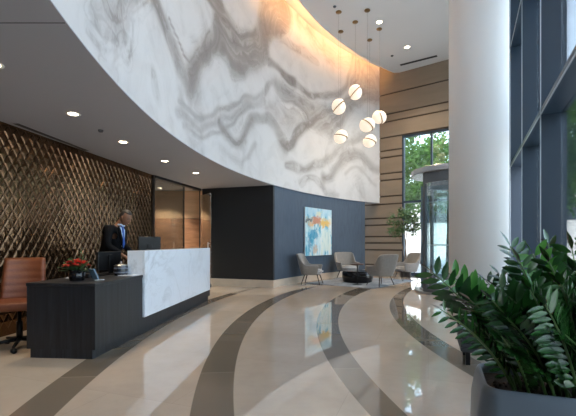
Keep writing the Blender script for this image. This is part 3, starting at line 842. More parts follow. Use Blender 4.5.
# back: curved, with horizontal stitched channels
bm = bmesh.new(); nx, nz = 14, 36
G = []
for s in (1, -1):
    g = []
    for j in range(nz+1):
        row = []
        for i in range(nx+1):
            x = (i/nx-.5); z = j/nz
            rim = min(1, min(i, nx-i, j/2, (nz-j)/2)/1.0)
            wdt = .47*(1-.10*z)
            ch = .006*abs(math.sin(z*PI*6)) if s > 0 else .0
            th = (.022+ch)*math.sqrt(max(0, min(1, rim))) if rim < 1 else .022+ch
            yb = -.24-.10*z-.05*z*z+.10*(2*x)**2*.5
            row.append(bm.verts.new((x*wdt, yb+s*th, .52+z*.50)))
        g.append(row)
    for j in range(nz):
        for i in range(nx):
            bm.faces.new((g[j][i], g[j][i+1], g[j+1][i+1], g[j+1][i]))
    G.append(g)
bmesh.ops.remove_doubles(bm, verts=bm.verts, dist=.0005)
obj('backrest', bm, M['leather'], oc, True)
for s in (-1, 1):
    obj('armrest', TB([(s*.27, -.20, .54), (s*.28, -.19, .70), (s*.28, .0, .72), (s*.28, .14, .71)], .016, 8), M['black'], oc, True)
obj('gas_column', TB([(0, 0, .09), (0, 0, .30), (0, 0, .301), (0, 0, .46)], [.032, .032, .02, .02], 14), M['black'], oc, True)
obj('seat_plate', BX((-.12, -.12, .435), (.12, .14, .455), .004), M['black'], oc)
for k in range(5):
    a = k*2*PI/5+.3; c, s = math.cos(a), math.sin(a)
    lg = obj('base_leg', TB([(0, 0, .10), (c*.28, s*.28, .075)], [.026, .015], 8), M['black'], oc, True)
    bm = bmesh.new(); bmesh.ops.create_cone(bm, cap_ends=True, segments=16, radius1=.028, radius2=.028, depth=.04, matrix=Matrix.Translation((c*.28, s*.28, .029)) @ Matrix.Rotation(a+.6, 4, 'Z') @ Matrix.Rotation(PI/2, 4, 'Y'))
    obj('caster', bm, M['black'], lg, True)

# ------------------------------------------------------------------ the man
def skinned(name, verts, edges, radii, m, parent, sub=2, root=0):
    me = D.meshes.new(name); me.from_pydata([tuple(v) for v in verts], edges, []); me.materials.append(m)
    o = link(D.objects.new(name, me), parent)
    o.modifiers.new('skin', 'SKIN')
    sk = me.skin_vertices[0].data if me.skin_vertices else None
    if sk is None:
        bpy.context.view_layer.objects.active = o
        me.update()
    for i, r in enumerate(radii):
        me.skin_vertices[0].data[i].radius = r if isinstance(r, tuple) else (r, r)
        me.skin_vertices[0].data[i].use_root = (i == root)
    o.modifiers['skin'].use_smooth_shade = True
    s = o.modifiers.new('subdivision', 'SUBSURF'); s.levels = sub; s.render_levels = sub
    return o
# local frame: +x = forward, +y = his left, z up
man = thing('person', 'man in black suit and blue tie standing behind the desk, looking down', 'person',
            (-2.86, 6.12, 0), math.radians(-8))
P_ = dict(pel=(0, 0, .94), wai=(.03, 0, 1.08), che=(.10, 0, 1.30), nb=(.165, 0, 1.47), nk=(.20, 0, 1.52), hd=(.27, 0, 1.59),
          shL=(.12, .175, 1.405), elL=(.12, .225, 1.15), wrL=(.34, .17, 1.0), shR=(.12, -.175, 1.405), elR=(.12, -.215, 1.15), wrR=(.34, -.13, 1.0),
          hpL=(0, .09, .90), knL=(.03, .10, .50), anL=(-.02, .10, .09), hpR=(0, -.09, .90), knR=(.03, -.10, .50), anR=(-.02, -.10, .09))
keys = list(P_); idx = {k: i for i, k in enumerate(keys)}
E_ = [('pel', 'wai'), ('wai', 'che'), ('che', 'nb'), ('nb', 'nk'), ('nk', 'hd'), ('nb', 'shL'), ('shL', 'elL'), ('elL', 'wrL'), ('nb', 'shR'), ('shR', 'elR'), ('elR', 'wrR'),
      ('pel', 'hpL'), ('hpL', 'knL'), ('knL', 'anL'), ('pel', 'hpR'), ('hpR', 'knR'), ('knR', 'anR')]
rad = dict(pel=.075, wai=.07, che=.065, nb=.045, nk=.054, hd=.06, shL=.026, elL=.030, wrL=.027, shR=.026, elR=.030, wrR=.027, hpL=.05, knL=.05, anL=.038, hpR=.05, knR=.05, anR=.038)
V_ = [P_[k] for k in keys]; EE = [(idx[a], idx[b]) for a, b in E_]; RR = [rad[k]*.92 for k in keys]
# hands grow out of the wrists: palm and five fingers
for sd, wr, s in (('L', P_['wrL'], 1), ('R', P_['wrR'], -1)):
    wv = Vector(wr); fw = Vector((.80, -.15*s, -.58)).normalized(); side = Vector((0, s, 0)); up = fw.cross(side).normalized()
    palm = wv+fw*.055
    b0 = len(V_); V_.append(tuple(palm)); RR.append((.030, .016)); EE.append((idx['wr'+sd], b0))
    for k, (off, ln) in enumerate(((.030, .062), (.011, .072), (-.010, .067), (-.029, .052))):
        a0 = palm+fw*.035-side*off*1; a1 = a0+fw*ln*.5; a2 = a1+(fw*.6+Vector((0, 0, -.8)))*ln*.42
        i0 = len(V_); V_ += [tuple(a0), tuple(a1), tuple(a2)]; RR += [.0095, .0085, .0075]; EE += [(b0, i0), (i0, i0+1), (i0+1, i0+2)]
    a0 = wv+fw*.03-side*.028; a1 = a0-side*.022+fw*.03; a2 = a1+fw*.028
    i0 = len(V_); V_ += [tuple(a0), tuple(a1), tuple(a2)]; RR += [.012, .010, .009]; EE += [(b0, i0), (i0, i0+1), (i0+1, i0+2)]
body = skinned('body', V_, EE, RR, M['skin'], man)
# head: shaped ellipsoid with brow, jaw, nose, joined as one mesh (child of the body, at neck)
def head_mesh():
    bm = bmesh.new(); bmesh.ops.create_uvsphere(bm, u_segments=40, v_segments=28, radius=1)
    for v in bm.verts:
        x, y, z = v.co
        X = x*.098; Y = y*.074; Z = z*.122
        if z < 0:  # jaw
            k = -z; Y *= 1-.30*k*k; X = X*(1-.10*k) + .012*k
            if x < 0: X *= 1-.42*k
        if x > 0:
            n = math.exp(-((y/.16)**2))*math.exp(-(((z+.12)/.20)**2)); X += .024*n*(x > .6)
            br = math.exp(-(((z-.20)/.10)**2))*math.exp(-((y/.6)**2)); X += .006*br
            for ys in (-.42, .42):
                ey = math.exp(-(((y-ys)/.20)**2))*math.exp(-(((z-.05)/.10)**2)); X -= .010*ey
            mo = math.exp(-((y/.3)**2))*math.exp(-(((z+.50)/.07)**2)); X += .006*mo
            ch = math.exp(-((y/.3)**2))*math.exp(-(((z+.82)/.14)**2)); X += .014*ch
        v.co = Vector((X, Y, Z))
    return bm
HM = Matrix.Translation((.285, 0, 1.605)) @ Matrix.Rotation(math.radians(-4), 4, 'Z') @ Matrix.Rotation(math.radians(28), 4, 'Y')
bm = head_mesh(); bmesh.ops.transform(bm, matrix=HM, verts=bm.verts); head = obj('head', bm, M['skin'], man, True)
for s in (-1, 1):
    bm = bmesh.new(); bmesh.ops.create_uvsphere(bm, u_segments=14, v_segments=10, radius=1)
    for v in bm.verts: v.co = Vector((v.co.x*.018-.005, v.co.y*.008+s*.076, v.co.z*.030-.006))
    bmesh.ops.transform(bm, matrix=HM, verts=bm.verts); obj('ear', bm, M['skin'], head, True)
    bm = bmesh.new(); bmesh.ops.create_uvsphere(bm, u_segments=12, v_segments=8, radius=.0100, matrix=Matrix.Translation((.079, s*.031, .004)))
    bmesh.ops.transform(bm, matrix=HM, verts=bm.verts); obj('eye', bm, M['eye'], head, True)
    bm = BX((.090, s*.031-.016, .024), (.099, s*.031+.016, .030), .002); bmesh.ops.transform(bm, matrix=HM, verts=bm.verts); obj('eyebrow', bm, M['hair'], head)
bm = bmesh.new(); bmesh.ops.create_uvsphere(bm, u_segments=12, v_segments=8, radius=1)
for v in bm.verts: v.co = Vector((v.co.x*.010+.098, v.co.y*.024, v.co.z*.008-.062))
bmesh.ops.transform(bm, matrix=HM, verts=bm.verts); obj('mouth', bm, M['lip'], head, True)
bm = head_mesh()
kill = [v for v in bm.verts if not (v.co.z > .066+.25*max(0, .05-abs(v.co.y))*0 or (v.co.x < .012 and v.co.z > -.035-.4*v.co.x*0) )]
bmesh.ops.delete(bm, geom=kill, context='VERTS')
for v in bm.verts: v.co *= 1.055; v.co.z += .002
bmesh.ops.transform(bm, matrix=HM, verts=bm.verts)
obj('hair', bm, M['hair'], man, True, mods=[('SOLIDIFY', dict(thickness=.006, offset=-1))])
# jacket with sleeves
J = [(0, 0, .82), (0, 0, .96), (.03, 0, 1.09), (.09, 0, 1.28), (.125, 0, 1.40), (.14, 0, 1.445),
     (.12, .175, 1.405), (.12, .228, 1.16), (.305, .18, 1.035), (.12, -.175, 1.405), (.12, -.218, 1.16), (.305, -.14, 1.035), (.115, .10, 1.435), (.115, -.10, 1.435)]
JE = [(0, 1), (1, 2), (2, 3), (3, 4), (4, 5), (4, 12), (12, 6), (6, 7), (7, 8), (4, 13), (13, 9), (9, 10), (10, 11)]
JR = [(.19, .14), (.185, .135), (.17, .125), (.205, .140), (.15, .10), (.07, .06), .070, .056, .042, .070, .056, .042, .082, .082]
jk = skinned('suit_jacket', J, JE, JR, M['suit'], man)
T = [(0, 0, .95), (0, .09, .86), (.03, .10, .50), (-.02, .10, .06), (0, -.09, .86), (.03, -.10, .50), (-.02, -.10, .06)]
skinned('trousers', T, [(0, 1), (1, 2), (2, 3), (0, 4), (4, 5), (5, 6)], [(.14, .12), .10, .075, .062, .10, .075, .062], M['suit'], man)
# shirt front, collar, tie, lapels on the chest (patch bulging over the jacket opening)
def chest(poly, off, name, m, th=.006):
    bm = bmesh.new()
    vs = []
    for y, z in poly:
        k = (z-1.10)/(1.44-1.10)
        x = .200+.050*k - .5*y*y/.10*.25 + off - .055*max(0, k-.75)/.25
        vs.append(bm.verts.new((x, y, z)))
    bm.faces.new(vs)
    return obj(name, bm, m, man, False, mods=[('SOLIDIFY', dict(thickness=th, offset=0))])
chest([(0, 1.14), (.030, 1.26), (.062, 1.40), (.045, 1.475), (-.045, 1.475), (-.062, 1.40), (-.030, 1.26)], .022, 'shirt', M['shirt'], .03)
chest([(0, 1.12), (.026, 1.18), (.016, 1.44), (.022, 1.468), (-.022, 1.468), (-.016, 1.44), (-.026, 1.18)], .052, 'tie', M['tie'], .012)
for s in (1, -1):
    chest([(s*.002, 1.12), (s*.034, 1.26), (s*.066, 1.40), (s*.058, 1.47), (s*.085, 1.46), (s*.108, 1.37), (s*.055, 1.22)], .040, 'lapel', M['suit'], .012)
    bm = bmesh.new(); tube(bm, [(.262, s*.008, 1.462), (.245, s*.036, 1.485), (.20, s*.052, 1.492), (.155, s*.036, 1.490), (.140, 0, 1.488)], [.010, .015, .014, .012, .012], 8)
    obj('collar', bm, M['shirt'], man, True)
    bm = bmesh.new(); bmesh.ops.create_uvsphere(bm, u_segments=20, v_segments=12, radius=1)
    for v in bm.verts: v.co = Vector((v.co.x*.145+.045, v.co.y*.05+s*.10, max(-.045, v.co.z*.06)+.046))
    obj('shoe', bm, M['shoe'], man, True)

# ------------------------------------------------------------------ painting
pa = Vector((.50, 11.52)); pb = Vector((1.44, 12.78))
# put it on the wall chord
def on_wall(px):
    lo, hi = 8.0, 15.0
    for _ in range(60):
        y = (lo+hi)/2
        if (px-288)/384*y > arc(RF+.03, y): hi_, lo = hi, y; 
        else: hi = y
    return Vector(((px-288)/384*y, y))
pa = on_wall(303.6); pb = on_wall(330)
pd = (pb-pa).normalized(); pn = Vector((pd.y, -pd.x)); pw = (pb-pa).length
pt_ = thing('painting', 'abstract canvas of blue, white, orange and rust streaks on the slate blue wall', 'painting', (pa.x+pn.x*.012, pa.y+pn.y*.012, 0), math.atan2(pd.y, pd.x))
zb_, zt_ = .80, 2.31
bm = bmesh.new(); uvl = bm.loops.layers.uv.new('UVMap')
box(bm, (0, -.05, zb_), (pw, -.006, zt_))
for f in bm.faces:
    for l in f.loops: l[uvl].uv = (l.vert.co.x/pw, (l.vert.co.z-zb_)/(zt_-zb_))
    f.material_index = 0 if abs(f.normal.y) > .5 else 1
obj('canvas', bm, [M['art'], M['paper']], pt_)

# ------------------------------------------------------------------ lounge group
rug = bmesh.new()
Nn, Ll, Ff, Rr = Vector((2.25, 10.05)), Vector((.50, 11.40)), Vector((2.30, 13.68)), Vector((4.05, 12.33))
cs = [Nn, Rr, Ff, Ll]; poly = []
for i in range(4):
    p = cs[i]; a = (cs[i-1]-p).normalized(); b = (cs[(i+1) % 4]-p).normalized(); r = .08
    for k in range(5):
        t_ = k/4; poly.append(tuple((p+a*r)*(1-t_)**2+p*2*t_*(1-t_)+(p+b*r)*t_*t_))
tag(obj('rug', PR(poly, .0005, .014), M['rug']), 'mottled blue grey rug under the lounge chairs', 'rug')

def lounge_chair():
    root = thing('lounge_chair', 'x', 'chair', (0, 0, 0), 0, 'upholstered lounge chairs on the rug')
    # front is -y
    bm = bmesh.new()
    bmesh.ops.create_cube(bm, size=1)
    for v in bm.verts: v.co = Vector((v.co.x*.52, v.co.y*.54-.02, v.co.z*.13+.365))
    bmesh.ops.bevel(bm, geom=list(bm.edges), offset=.045, segments=4, affect='EDGES')
    obj('seat', bm, M['fabric2'], root, True)
    # wrapped shell: arms rise into the back
    bm = bmesh.new(); n = 32; m_ = 9; rows = []
    for i in range(n+1):
        a = math.radians(-128+256*i/n)             # 0 = straight back (+y)
        k = abs(a)/math.radians(128)
        ax = math.sin(a); ay = math.cos(a)
        e = 4.5
        sc = (abs(ax)**e+abs(ay)**e)**(-1/e)
        x0, y0 = ax*sc*.31, ay*sc*.30
        if y0 < -.2: y0 = -.2-(-.2-y0)*1.0
        sm = 1/(1+math.exp((k-.43)*34))
        top = .57+.31*sm-.02*k
        bot = .285+.01*k
        row = []
        for j in range(m_+1):
            t_ = j/m_; z = bot+(top-bot)*t_
            lean = 1+.22*t_*(.4+.6*sm)-.16*(1-t_)**2
            row.append(bm.verts.new((x0*lean, y0*lean+.03*t_*sm, z)))
        rows.append(row)
    for i in range(n):
        for j in range(m_): bm.faces.new((rows[i][j], rows[i+1][j], rows[i+1][j+1], rows[i][j+1]))
    obj('shell', bm, M['fabric'], root, True, mods=[('SOLIDIFY', dict(thickness=.055, offset=0)), ('BEVEL', dict(width=.018, segments=3, limit_method='ANGLE'))])
    obj('underframe', BX((-.22, -.22, .275), (.22, .22, .30), .006), M['leg'], root)
    for sx in (-1, 1):
        for sy in (-1, 1):
            obj('leg', TB([(sx*.18, sy*.18, .285), (sx*.27, sy*.27, 0)], [.017, .010], 8), M['leg'], root, True)
    return root
def facing(dx, dy): return math.atan2(dy, dx)+PI/2     # local -y looks along (dx,dy)
proto = lounge_chair()
spots = [((.70, 11.10), (.93, -.25), 'grey lounge chair beside the blue wall, turned sideways under the painting'),
         ((1.98, 12.78), (.25, -1), 'pale grey lounge chair facing out from the corner behind the black drum table'),
         ((2.58, 10.72), (-.45, .9), 'pale grey lounge chair seen from behind, in front of the others'),
         ((3.74, 12.2), (-.95, -.25), 'grey lounge chair turned sideways in front of the dark plant pot')]
for i, ((x, y), (dx, dy), lab) in enumerate(spots):
    c = proto if i == 0 else copy_tree(proto)
    c.location = (x, y, .0145); c.rotation_euler = (0, 0, facing(dx, dy)); c['label'] = lab
dt = thing('drum_table', 'low round black drum table in the middle of the rug', 'coffee table', (2.12, 11.72, .0145))
obj('drum', LT([(0, 0), (.40, 0), (.44, .02), (.47, .16), (.46, .30), (.44, .325), (0, .325)], 56), M['blackgloss'], dt, True)
obj('top', LT([(0, .326), (.455, .326), (.46, .333), (.455, .342), (0, .342)], 56), M['blackgloss'], dt)
sd = thing('side_table', 'small round side table with a brown wooden top and slim black stem', 'side table', (1.98, 10.98, .0145))
obj('tabletop', LT([(0, .565), (.19, .565), (.195, .58), (.19, .592), (0, .592)], 40), M['walnut'], sd)
obj('stem', TB([(0, 0, .01), (0, 0, .565)], .014, 10), M['black'], sd, True)
obj('foot', LT([(0, 0), (.14, 0), (.14, .008), (.02, .014), (0, .014)], 32), M['black'], sd)

# ------------------------------------------------------------------ potted tree by the window
ft = thing('potted_ficus_tree', 'slender indoor tree with several bare stems in a dark pot beside the tall window', 'potted tree', (4.15, 13.55, 0))
obj('pot', LT([(0, 0), (.17, 0), (.21, .50), (.22, .54), (.195, .54), (.19, .48), (0, .48)], 36), M['darksteel'], ft, True)
obj('soil', LT([(0, .481), (.189, .481), (0, .486)], 24), M['soil'], ft)
lf = bmesh.new()
def leafq(bm, p, d, w, droop=0.0):
    d = Vector(d); L_ = d.length; s = d.cross(Vector((0, 0, 1)))
    if s.length < 1e-4: s = Vector((1, 0, 0))
    s = s.normalized()*w; up = s.cross(d).normalized()*L_*.08
    a = bm.verts.new(p); b = bm.verts.new(p+d*.45+s-up); c = bm.verts.new(p+d+Vector((0, 0, -droop))); e_ = bm.verts.new(p+d*.45-s-up); m_ = bm.verts.new(p+d*.5+up)
    bm.faces.new((a, m_, b)); bm.faces.new((b, m_, c)); bm.faces.new((a, e_, m_)); bm.faces.new((e_, c, m_))
for k, (tx, ty, tz) in enumerate(((-.12, .0, 2.05), (.14, .1, 2.15), (.02, -.1, 1.9), (-.38, .1, 1.95), (.34, -.05, 2.0))):
    b0 = Vector((random.uniform(-.06, .06), random.uniform(-.06, .06), .46)); tp = Vector((tx, ty, tz))
    mid = b0.lerp(tp, .5)*1.0; mid.x = b0.x*.7+tx*.3; mid.y = b0.y*.6+ty*.4
    stem_pts = [b0, mid, tp]
    obj('trunk', TB(stem_pts, [.016, .013, .008], 8), M['trunk'], ft, True)
    for j in range(15):
        a = random.uniform(0, 2*PI); r = random.uniform(.05, .34); zz = random.uniform(-.40, .33)
        q = tp+Vector((math.cos(a)*r, math.sin(a)*r*.8, zz)); tube(lf, [tp+Vector((0, 0, min(0, zz*.6))), q], .003, 4)
        for i in range(13):
            d = Vector((random.gauss(0, 1), random.gauss(0, 1), random.gauss(-.2, .6))).normalized()*random.uniform(.09, .15)
            leafq(lf, q+Vector((random.gauss(0, .05), random.gauss(0, .05), random.gauss(0, .05))), d, .027, .02)
obj('leaves', lf, M['ficus'], ft)

# ------------------------------------------------------------------ revolving door
RDc = Vector((4.11, 9.36)); Rd = .92
rv = thing('revolving_door', 'revolving glass door drum with a round grey canopy beyond the white column', 'revolving door', (RDc.x, RDc.y, 0))
obj('canopy', LT([(0, 2.84), (1.05, 2.84), (1.06, 2.85), (1.06, 2.96), (1.05, 2.97), (0, 2.97)], 72), M['canopy'], rv, False)
obj('threshold', LT([(Rd-.06, .002), (Rd+.05, .002), (Rd+.05, .05), (Rd-.06, .05), (Rd-.06, .002)], 72), M['steel'], rv)
def arcwall(a0, a1, r, t_, z0, z1, n=20):
    p = [(r*math.cos(a0+(a1-a0)*i/n), r*math.sin(a0+(a1-a0)*i/n)) for i in range(n+1)]; q = [((r-t_)*math.cos(a0+(a1-a0)*i/n), (r-t_)*math.sin(a0+(a1-a0)*i/n)) for i in range(n+1)]
    return PR(p+q[::-1], z0, z1)
aP = math.radians(197)
for a0, a1 in ((aP, math.radians(285)), (math.radians(20), math.radians(108))):
    obj('curved_glass', arcwall(a0, a1, Rd, .02, .12, 2.62), M['glass2'], rv, False)
    obj('rail', arcwall(a0, a1, Rd+.012, .05, .051, .14), M['doorsteel'], rv)
    obj('rail', arcwall(a0, a1, Rd+.012, .05, 2.61, 2.84), M['doorsteel'], rv)
    for a in (a0, (a0+a1)/2, a1):
        c, s = math.cos(a), math.sin(a)
        w_ = .035 if a != (a0+a1)/2 else .015
        Mx = Matrix.Translation((c*Rd, s*Rd, 0)) @ Matrix.Rotation(a, 4, 'Z')
        obj('post', BX((-.05, -w_, .051), (.02, w_, 2.84), .004, 1, Mx), M['doorsteel'], rv)
obj('shaft', TB([(0, 0, .03), (0, 0, 2.84)], .035, 16), M['steel'], rv, True)
for k in range(3):
    a = math.radians(25+120*k); Mx = Matrix.Rotation(a, 4, 'Z')
    lf_ = bmesh.new()
    for b_ in (((.04, -.02, .06), (.10, .02, 2.64)), ((Rd-.13, -.02, .06), (Rd-.07, .02, 2.64)), ((.10, -.02, .06), (Rd-.13, .02, .18)), ((.10, -.02, 2.54), (Rd-.13, .02, 2.64))):
        box(lf_, b_[0], b_[1], M=Mx)
    wing = obj('wing_frame', lf_, M['wing'], rv)
    obj('wing_glass', BX((.10, -.005, .18), (Rd-.13, .005, 2.54), M=Mx), M['glass2'], wing)
    obj('push_bar', TB([Mx @ Vector((.12, .05, 1.15)), Mx @ Vector((Rd-.15, .05, 1.15))], .014, 8), M['steel'], wing, True)
    
bm = LT([(0, 2.834), (.07, 2.834), (.07, 2.839), (0, 2.839)], 20, (-.6, -.45)); obj('canopy_light', bm, M['lamp'], rv)

# ------------------------------------------------------------------ bench behind the planter
bn = thing('low_bench', 'low dark ribbed bench with a pale cushion, half hidden behind the planter', 'bench', (1.74, 3.75, 0), math.radians(-20))
rb = bmesh.new()
for k in range(5): box(rb, (-.05, -.02, .14+k*.042), (.52, .48, .172+k*.042), .006, 1)
box(rb, (-.035, -.005, .13), (.505, .465, .35)); obj('ribbed_body', rb, M['wicker'], bn)
obj('cushion', BX((-.045, -.015, .352), (.515, .475, .45), .03, 3), M['cushion'], bn, True)
for x, y in ((.02, .05), (.45, .05), (.02, .41), (.45, .41)): obj('leg', BX((x-.02, y-.02, 0), (x+.02, y+.02, .13)), M['black'], bn)

# ------------------------------------------------------------------ planter with glossy stalks
PLA = math.radians(-21)
zp = thing('potted_zz_plant', 'large glossy dark green plant in a blue grey planter beside the glazing', 'potted plant', (.885, 1.72, 0), PLA)
SX, SY, HT = .68, .42, .55
def rrect(x0, y0, x1, y1, r, n=6):
    out = []
    for cx_, cy_, a0 in ((x1-r, y1-r, 0), (x0+r, y1-r, PI/2), (x0+r, y0+r, PI), (x1-r, y0+r, 3*PI/2)):
        for k in range(n+1):
            a = a0+PI/2*k/n; out.append((cx_+r*math.cos(a), cy_+r*math.sin(a)))
    return out
def loft(secs):
    bm = bmesh.new(); rings = []
    for (g, z, r) in secs:
        rings.append([bm.verts.new((x, y, z)) for x, y in rrect(-g, -g, SX+g, SY+g, r)])
    for a, b in zip(rings, rings[1:]):
        m_ = len(a)
        for i in range(m_): bm.faces.new((a[i], a[(i+1) % m_], b[(i+1) % m_], b[i]))
    bm.faces.new(rings[0][::-1]); bm.faces.new(rings[-1]); return bm
obj('planter', loft([(-.03, 0, .07), (.01, .08, .08), (.035, .25, .09), (.03, .42, .09), (.012, .52, .08), (.0, HT-.004, .07), (-.006, HT, .066), (-.014, HT-.003, .06), (-.016, HT-.03, .058), (-.018, HT-.07, .056)]), M['planter'], zp, True)
sb = loft([(-.019, HT-.069, .055), (-.019, HT-.05, .055)]); obj('soil', sb, M['soil'], zp)
peb = bmesh.new()
for i in range(160):
    x, y = random.uniform(.05, SX-.05), random.uniform(.05, SY-.05)
    bmesh.ops.create_icosphere(peb, subdivisions=1, radius=random.uniform(.006, .014), matrix=Matrix.Translation((x, y, HT-.046)))
pe = obj('bark_chips', peb, M['soil'], zp); pe['kind'] = 'stuff'
Minv = (Matrix.Translation((.885, 1.72, 0)) @ Matrix.Rotation(PLA, 4, 'Z')).inverted()
def leaflet(bm, p, d, nrm, L_, w):
    d = d.normalized(); s = d.cross(nrm).normalized(); nrm = s.cross(d)
    prof = [(0, .0, 0), (.18, .62, .0), (.42, 1.0, .0), (.70, .78, -.03), (.90, .34, -.07), (1, 0, -.10)]
    mid = []; lt = []; rt = []
    for (t_, k, dr_) in prof:
        c = p+d*(L_*t_)+nrm*(L_*dr_)
        mid.append(bm.verts.new(c-nrm*(w*.22*k)))
        if k > 0: lt.append(bm.verts.new(c+s*w*k)); rt.append(bm.verts.new(c-s*w*k))
    for side, rev in ((lt, 0), (rt, 1)):
        def F(*v): bm.faces.new(v[::-1] if rev else v)
        F(mid[0], mid[1], side[0])
        for i in range(len(side)-1): F(mid[i+1], mid[i+2], side[i+1], side[i])
        F(mid[-2], mid[-1], side[-1])
def stalk(base, tip, lift, nl=11, L0=.098, lm='zz'):
    """base, tip in world; quadratic bow with lift"""
    b = Vector(base); t_ = Vector(tip); c = b.lerp(t_, .45)+Vector((0, 0, lift))+(Vector((b.x, b.y, 0))-Vector((t_.x, t_.y, 0)))*.12
    pts = [(b*(1-u)**2+c*2*u*(1-u)+t_*u*u) for u in [i/12 for i in range(13)]]
    pts = [Minv @ p for p in pts]
    o = obj('stalk', TB(pts, [.0075-.005*i/12 for i in range(13)], 7), M['stem'], zp, True)
    bm = bmesh.new()
    ph = random.uniform(.35, 1.5)*random.choice((1, -1))
    for i in range(nl):
        u = .13+.87*(i+.5)/nl; k = u*12; j = min(11, int(k)); p = pts[j].lerp(pts[j+1], k-j); tg = (pts[j+1]-pts[j]).normalized()
        sdv = tg.cross(Vector((0, 0, 1)))
        if sdv.length < .15: sdv = Vector((1, 0, 0))
        sdv = (Matrix.Rotation(ph, 3, tg) @ sdv.normalized())
        up = sdv.cross(tg).normalized()
        L_ = L0*(.72+.5*math.sin(PI*min(1, u*.95)))*random.uniform(.88, 1.12)
        for s in (1, -1):
            d = sdv*s*.86+tg*.62+up*random.uniform(.12, .40)
            n_ = (up-sdv*s*.35+Vector((random.gauss(0, .12),)*3)).normalized()
            leaflet(bm, p+sdv*s*.004+tg*(.008 if s > 0 else -.004), d, n_, L_, L_*.185)
    leaflet(bm, pts[-1], (pts[-1]-pts[-2]), Vector((0, 0, 1)), L0*.9, L0*.19)
    obj('leaves', bm, M[lm], o, True)
def wp(px, py, dpt): return ((px-288)/384*dpt, dpt, 1.2-(py-243)/384*dpt)
def bpt(fx, fy):   # base inside the planter, fractions
    q = Matrix.Translation((.885, 1.72, 0)) @ Matrix.Rotation(PLA, 4, 'Z') @ Vector((SX*fx, SY*fy, HT-.055)); return tuple(q)
KS = [((432, 272), 1.80, .22, .4), ((440, 309), 1.62, .25, .3), ((452, 276), 1.90, .40, .6), ((470, 283), 2.05, .35, .7), ((486, 281), 2.15, .45, .8),
      ((510, 246), 1.95, .45, .5), ((520, 262), 1.75, .5, .4), ((500, 275), 2.1, .5, .7), ((533, 254), 1.85, .6, .5), ((549, 262), 1.70, .65, .4), ((572, 250), 1.80, .7, .6), ((590, 243), 1.75, .8, .5),
      ((562, 285), 1.55, .6, .3), ((470, 300), 1.70, .3, .4), ((455, 296), 1.85, .3, .6), ((492, 300), 1.62, .4, .3), ((530, 290), 1.55, .5, .25), ((605, 262), 1.65, .8, .4), ((620, 280), 1.6, .9, .3), ((548, 243), 2.0, .6, .8), ((515, 285), 1.9, .5, .6),
      ((576, 272), 1.5, .7, .25), ((600, 300), 1.45, .8, .2), ((545, 305), 1.48, .55, .2), ((476, 325), 1.75, .25, .5), ((507, 318), 1.60, .4, .25), ((630, 250), 1.9, .9, .6), ((560, 262), 2.05, .7, .85), ((585, 255), 2.0, .8, .8)]
for _ in range(16): KS.append(((random.uniform(495, 640), random.uniform(285, 345)), random.uniform(1.55, 1.95), random.uniform(.2, .85), random.uniform(.2, .8)))
for (px_, py_), dp_, fx, fy in KS:
    b_ = bpt(min(.88, max(.12, fx+random.uniform(-.05, .05))), min(.88, max(.12, fy+random.uniform(-.06, .06))))
    t_ = wp(px_, py_, dp_); hgt = t_[2]-b_[2]
    stalk(b_, t_, .03+.12*hgt*random.uniform(.6, 1.1), nl=random.choice((12, 13, 14)), L0=(.068 if (px_, py_) == (440, 309) else random.uniform(.085, .105)), lm='zz_young' if (px_, py_) in ((452, 276), (470, 283), (533, 254)) else 'zz')

# ------------------------------------------------------------------ outside
struct('ground_outside', BX((-30, -30, -.30), (70, 80, -.13)), M['pave'])
bd = thing('office_building', 'pale low building across the street with dark ribbon windows', 'building', (0, 0, -.13))
Bm = Matrix.Translation((6, 34, 0)) @ Matrix.Rotation(math.radians(-28), 4, 'Z')
obj('wall', BX((-12, 3, 0), (60, 11, 6.2), M=Bm), M['building'], bd)
for i in range(22):
    obj('window', BX((-11+3.2*i, 2.94, 3.1), (-8.6+3.2*i, 2.98, 4.6), M=Bm), M['winglass'], bd)
def tree(x, y, h, r, label, n=2600):
    t = thing('street_tree', label, 'tree', (x, y, -.13), 0, 'street trees outside')
    obj('trunk', TB([(0, 0, 0), (.05, .03, h*.3), (0, 0, h*.7)], [.16, .12, .05], 10), M['bark'], t, True)
    bm = bmesh.new()
    cl = [(Vector((random.gauss(0, .45), random.gauss(0, .45), random.uniform(-.75, .9)))*r+Vector((0, 0, h*.66)), r*random.uniform(.28, .5)) for _ in range(22)]
    for i in range(n):
        c, rr = random.choice(cl); d = Vector((random.gauss(0, 1), random.gauss(0, 1), random.gauss(0, 1))).normalized()
        p = c+d*rr*random.uniform(.5, 1)
        if p.z < 1.4: continue
        e_ = Vector((random.gauss(0, 1), random.gauss(0, 1), random.gauss(0, .7))).normalized()*.26; s = e_.cross(d)
        if s.length < .01: continue
        s = s.normalized()*.09
        bm.faces.new([bm.verts.new(q) for q in (p, p+e_*.5+s, p+e_, p+e_*.5-s)])
    obj('foliage', bm, M['tree'], t)
TR = [(9.4, 12.2, 6.5, 1.9), (11.8, 14.8, 7.5, 2.2), (15.5, 19.0, 8, 2.5), (6.0, 22.0, 7.5, 2.3), (8.6, 24.5, 8.5, 2.6), (5.2, 27, 9, 2.6), (12.0, 25.5, 8, 2.0), (8.2, 19.6, 7, 1.8), (14, 24, 8.5, 2.5)]
TL = ['leafy green street tree close outside the glazing', 'leafy street tree seen through the right edge of the glazing, behind the closest one', 'street tree far along the pavement beyond the glazing',
      'leafy tree filling the upper left of the tall window', 'tall leafy tree filling the middle of the tall window', 'tall tree farthest behind the potted tree in the window', 'tall leafy tree beyond the revolving door canopy',
      'smaller street tree behind the revolving door', 'leafy tree in front of the pale building']
for (x, y, h, r), lab in zip(TR, TL): tree(x, y, h, r, lab)

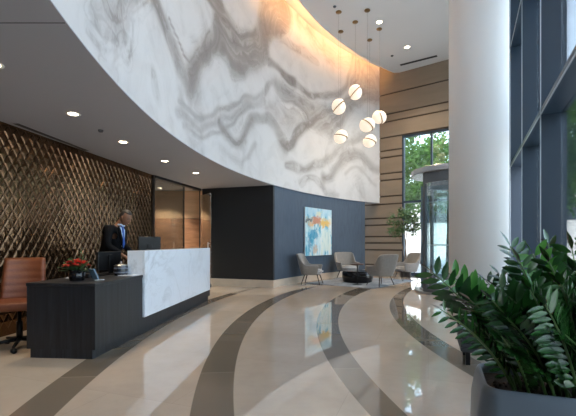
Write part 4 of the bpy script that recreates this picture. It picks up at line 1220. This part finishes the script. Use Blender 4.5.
# ------------------------------------------------------------------ light
w = D.worlds.new('world'); bpy.context.scene.world = w; w.use_nodes = True
t = NT(w); bg = w.node_tree.nodes['Background']
sky = t.add('ShaderNodeTexSky'); sky.sky_type = 'NISHITA'; sky.sun_disc = False; sky.sun_elevation = math.radians(48); sky.sun_rotation = math.radians(230); sky.air_density = 1.2; sky.dust_density = 1.5
mx = t.mix(.35, (1, 1, 1), (1, 1, 1))
nd = t.add('ShaderNodeMix'); nd.data_type = 'RGBA'; nd.inputs[0].default_value = .35; t.l.new(sky.outputs[0], nd.inputs[6]); nd.inputs[7].default_value = (6, 6.3, 6.8, 1)
t.l.new(nd.outputs[2], bg.inputs[0]); bg.inputs[1].default_value = .62
S = D.lights.new('sun', 'SUN'); S.energy = 3.0; S.angle = .02; S.color = (1, .95, .86)
so = link(D.objects.new('sun', S)); so.rotation_euler = Vector((.34, .42, -1.05)).to_track_quat('-Z', 'Y').to_euler()
# sky portals at the glazing
def portal(p, q, z0, z1, nrm):
    p = Vector(p); q = Vector(q); L = D.lights.new('portal', 'AREA'); L.shape = 'RECTANGLE'; L.size = (q-p).length; L.size_y = z1-z0; L.cycles.is_portal = True
    o = link(D.objects.new('sky_portal', L)); c = (p+q)/2; o.location = (c.x, c.y, (z0+z1)/2)
    o.rotation_euler = Vector((nrm.x, nrm.y, 0)).to_track_quat('-Z', 'Z').to_euler()
portal(Vector((gx(-2.1), -2.1))+N*.35, Vector((gx(12.5), 12.5))+N*.35, 0, 7.6, -N)
portal(Vector(bp(WS0, -.3)), Vector(bp(WS1, -.3)), 0, WZ1, BN)

# ------------------------------------------------------------------ camera
cam = D.cameras.new('camera'); cam.lens = 24; cam.sensor_width = 36; cam.shift_y = 35/576; cam.clip_end = 300
co = link(D.objects.new('camera', cam)); co.location = (0, 0, 1.2); co.rotation_euler = (PI/2, 0, 0)
sc = bpy.context.scene; sc.camera = co
sc.view_settings.view_transform = 'Standard'; sc.view_settings.look = 'None'; sc.view_settings.gamma = 1; sc.view_settings.use_curve_mapping = False
sc.view_settings.exposure = 0.5
sc.cycles.use_denoising = True
sc.cycles.max_bounces = 10; sc.cycles.transparent_max_bounces = 16
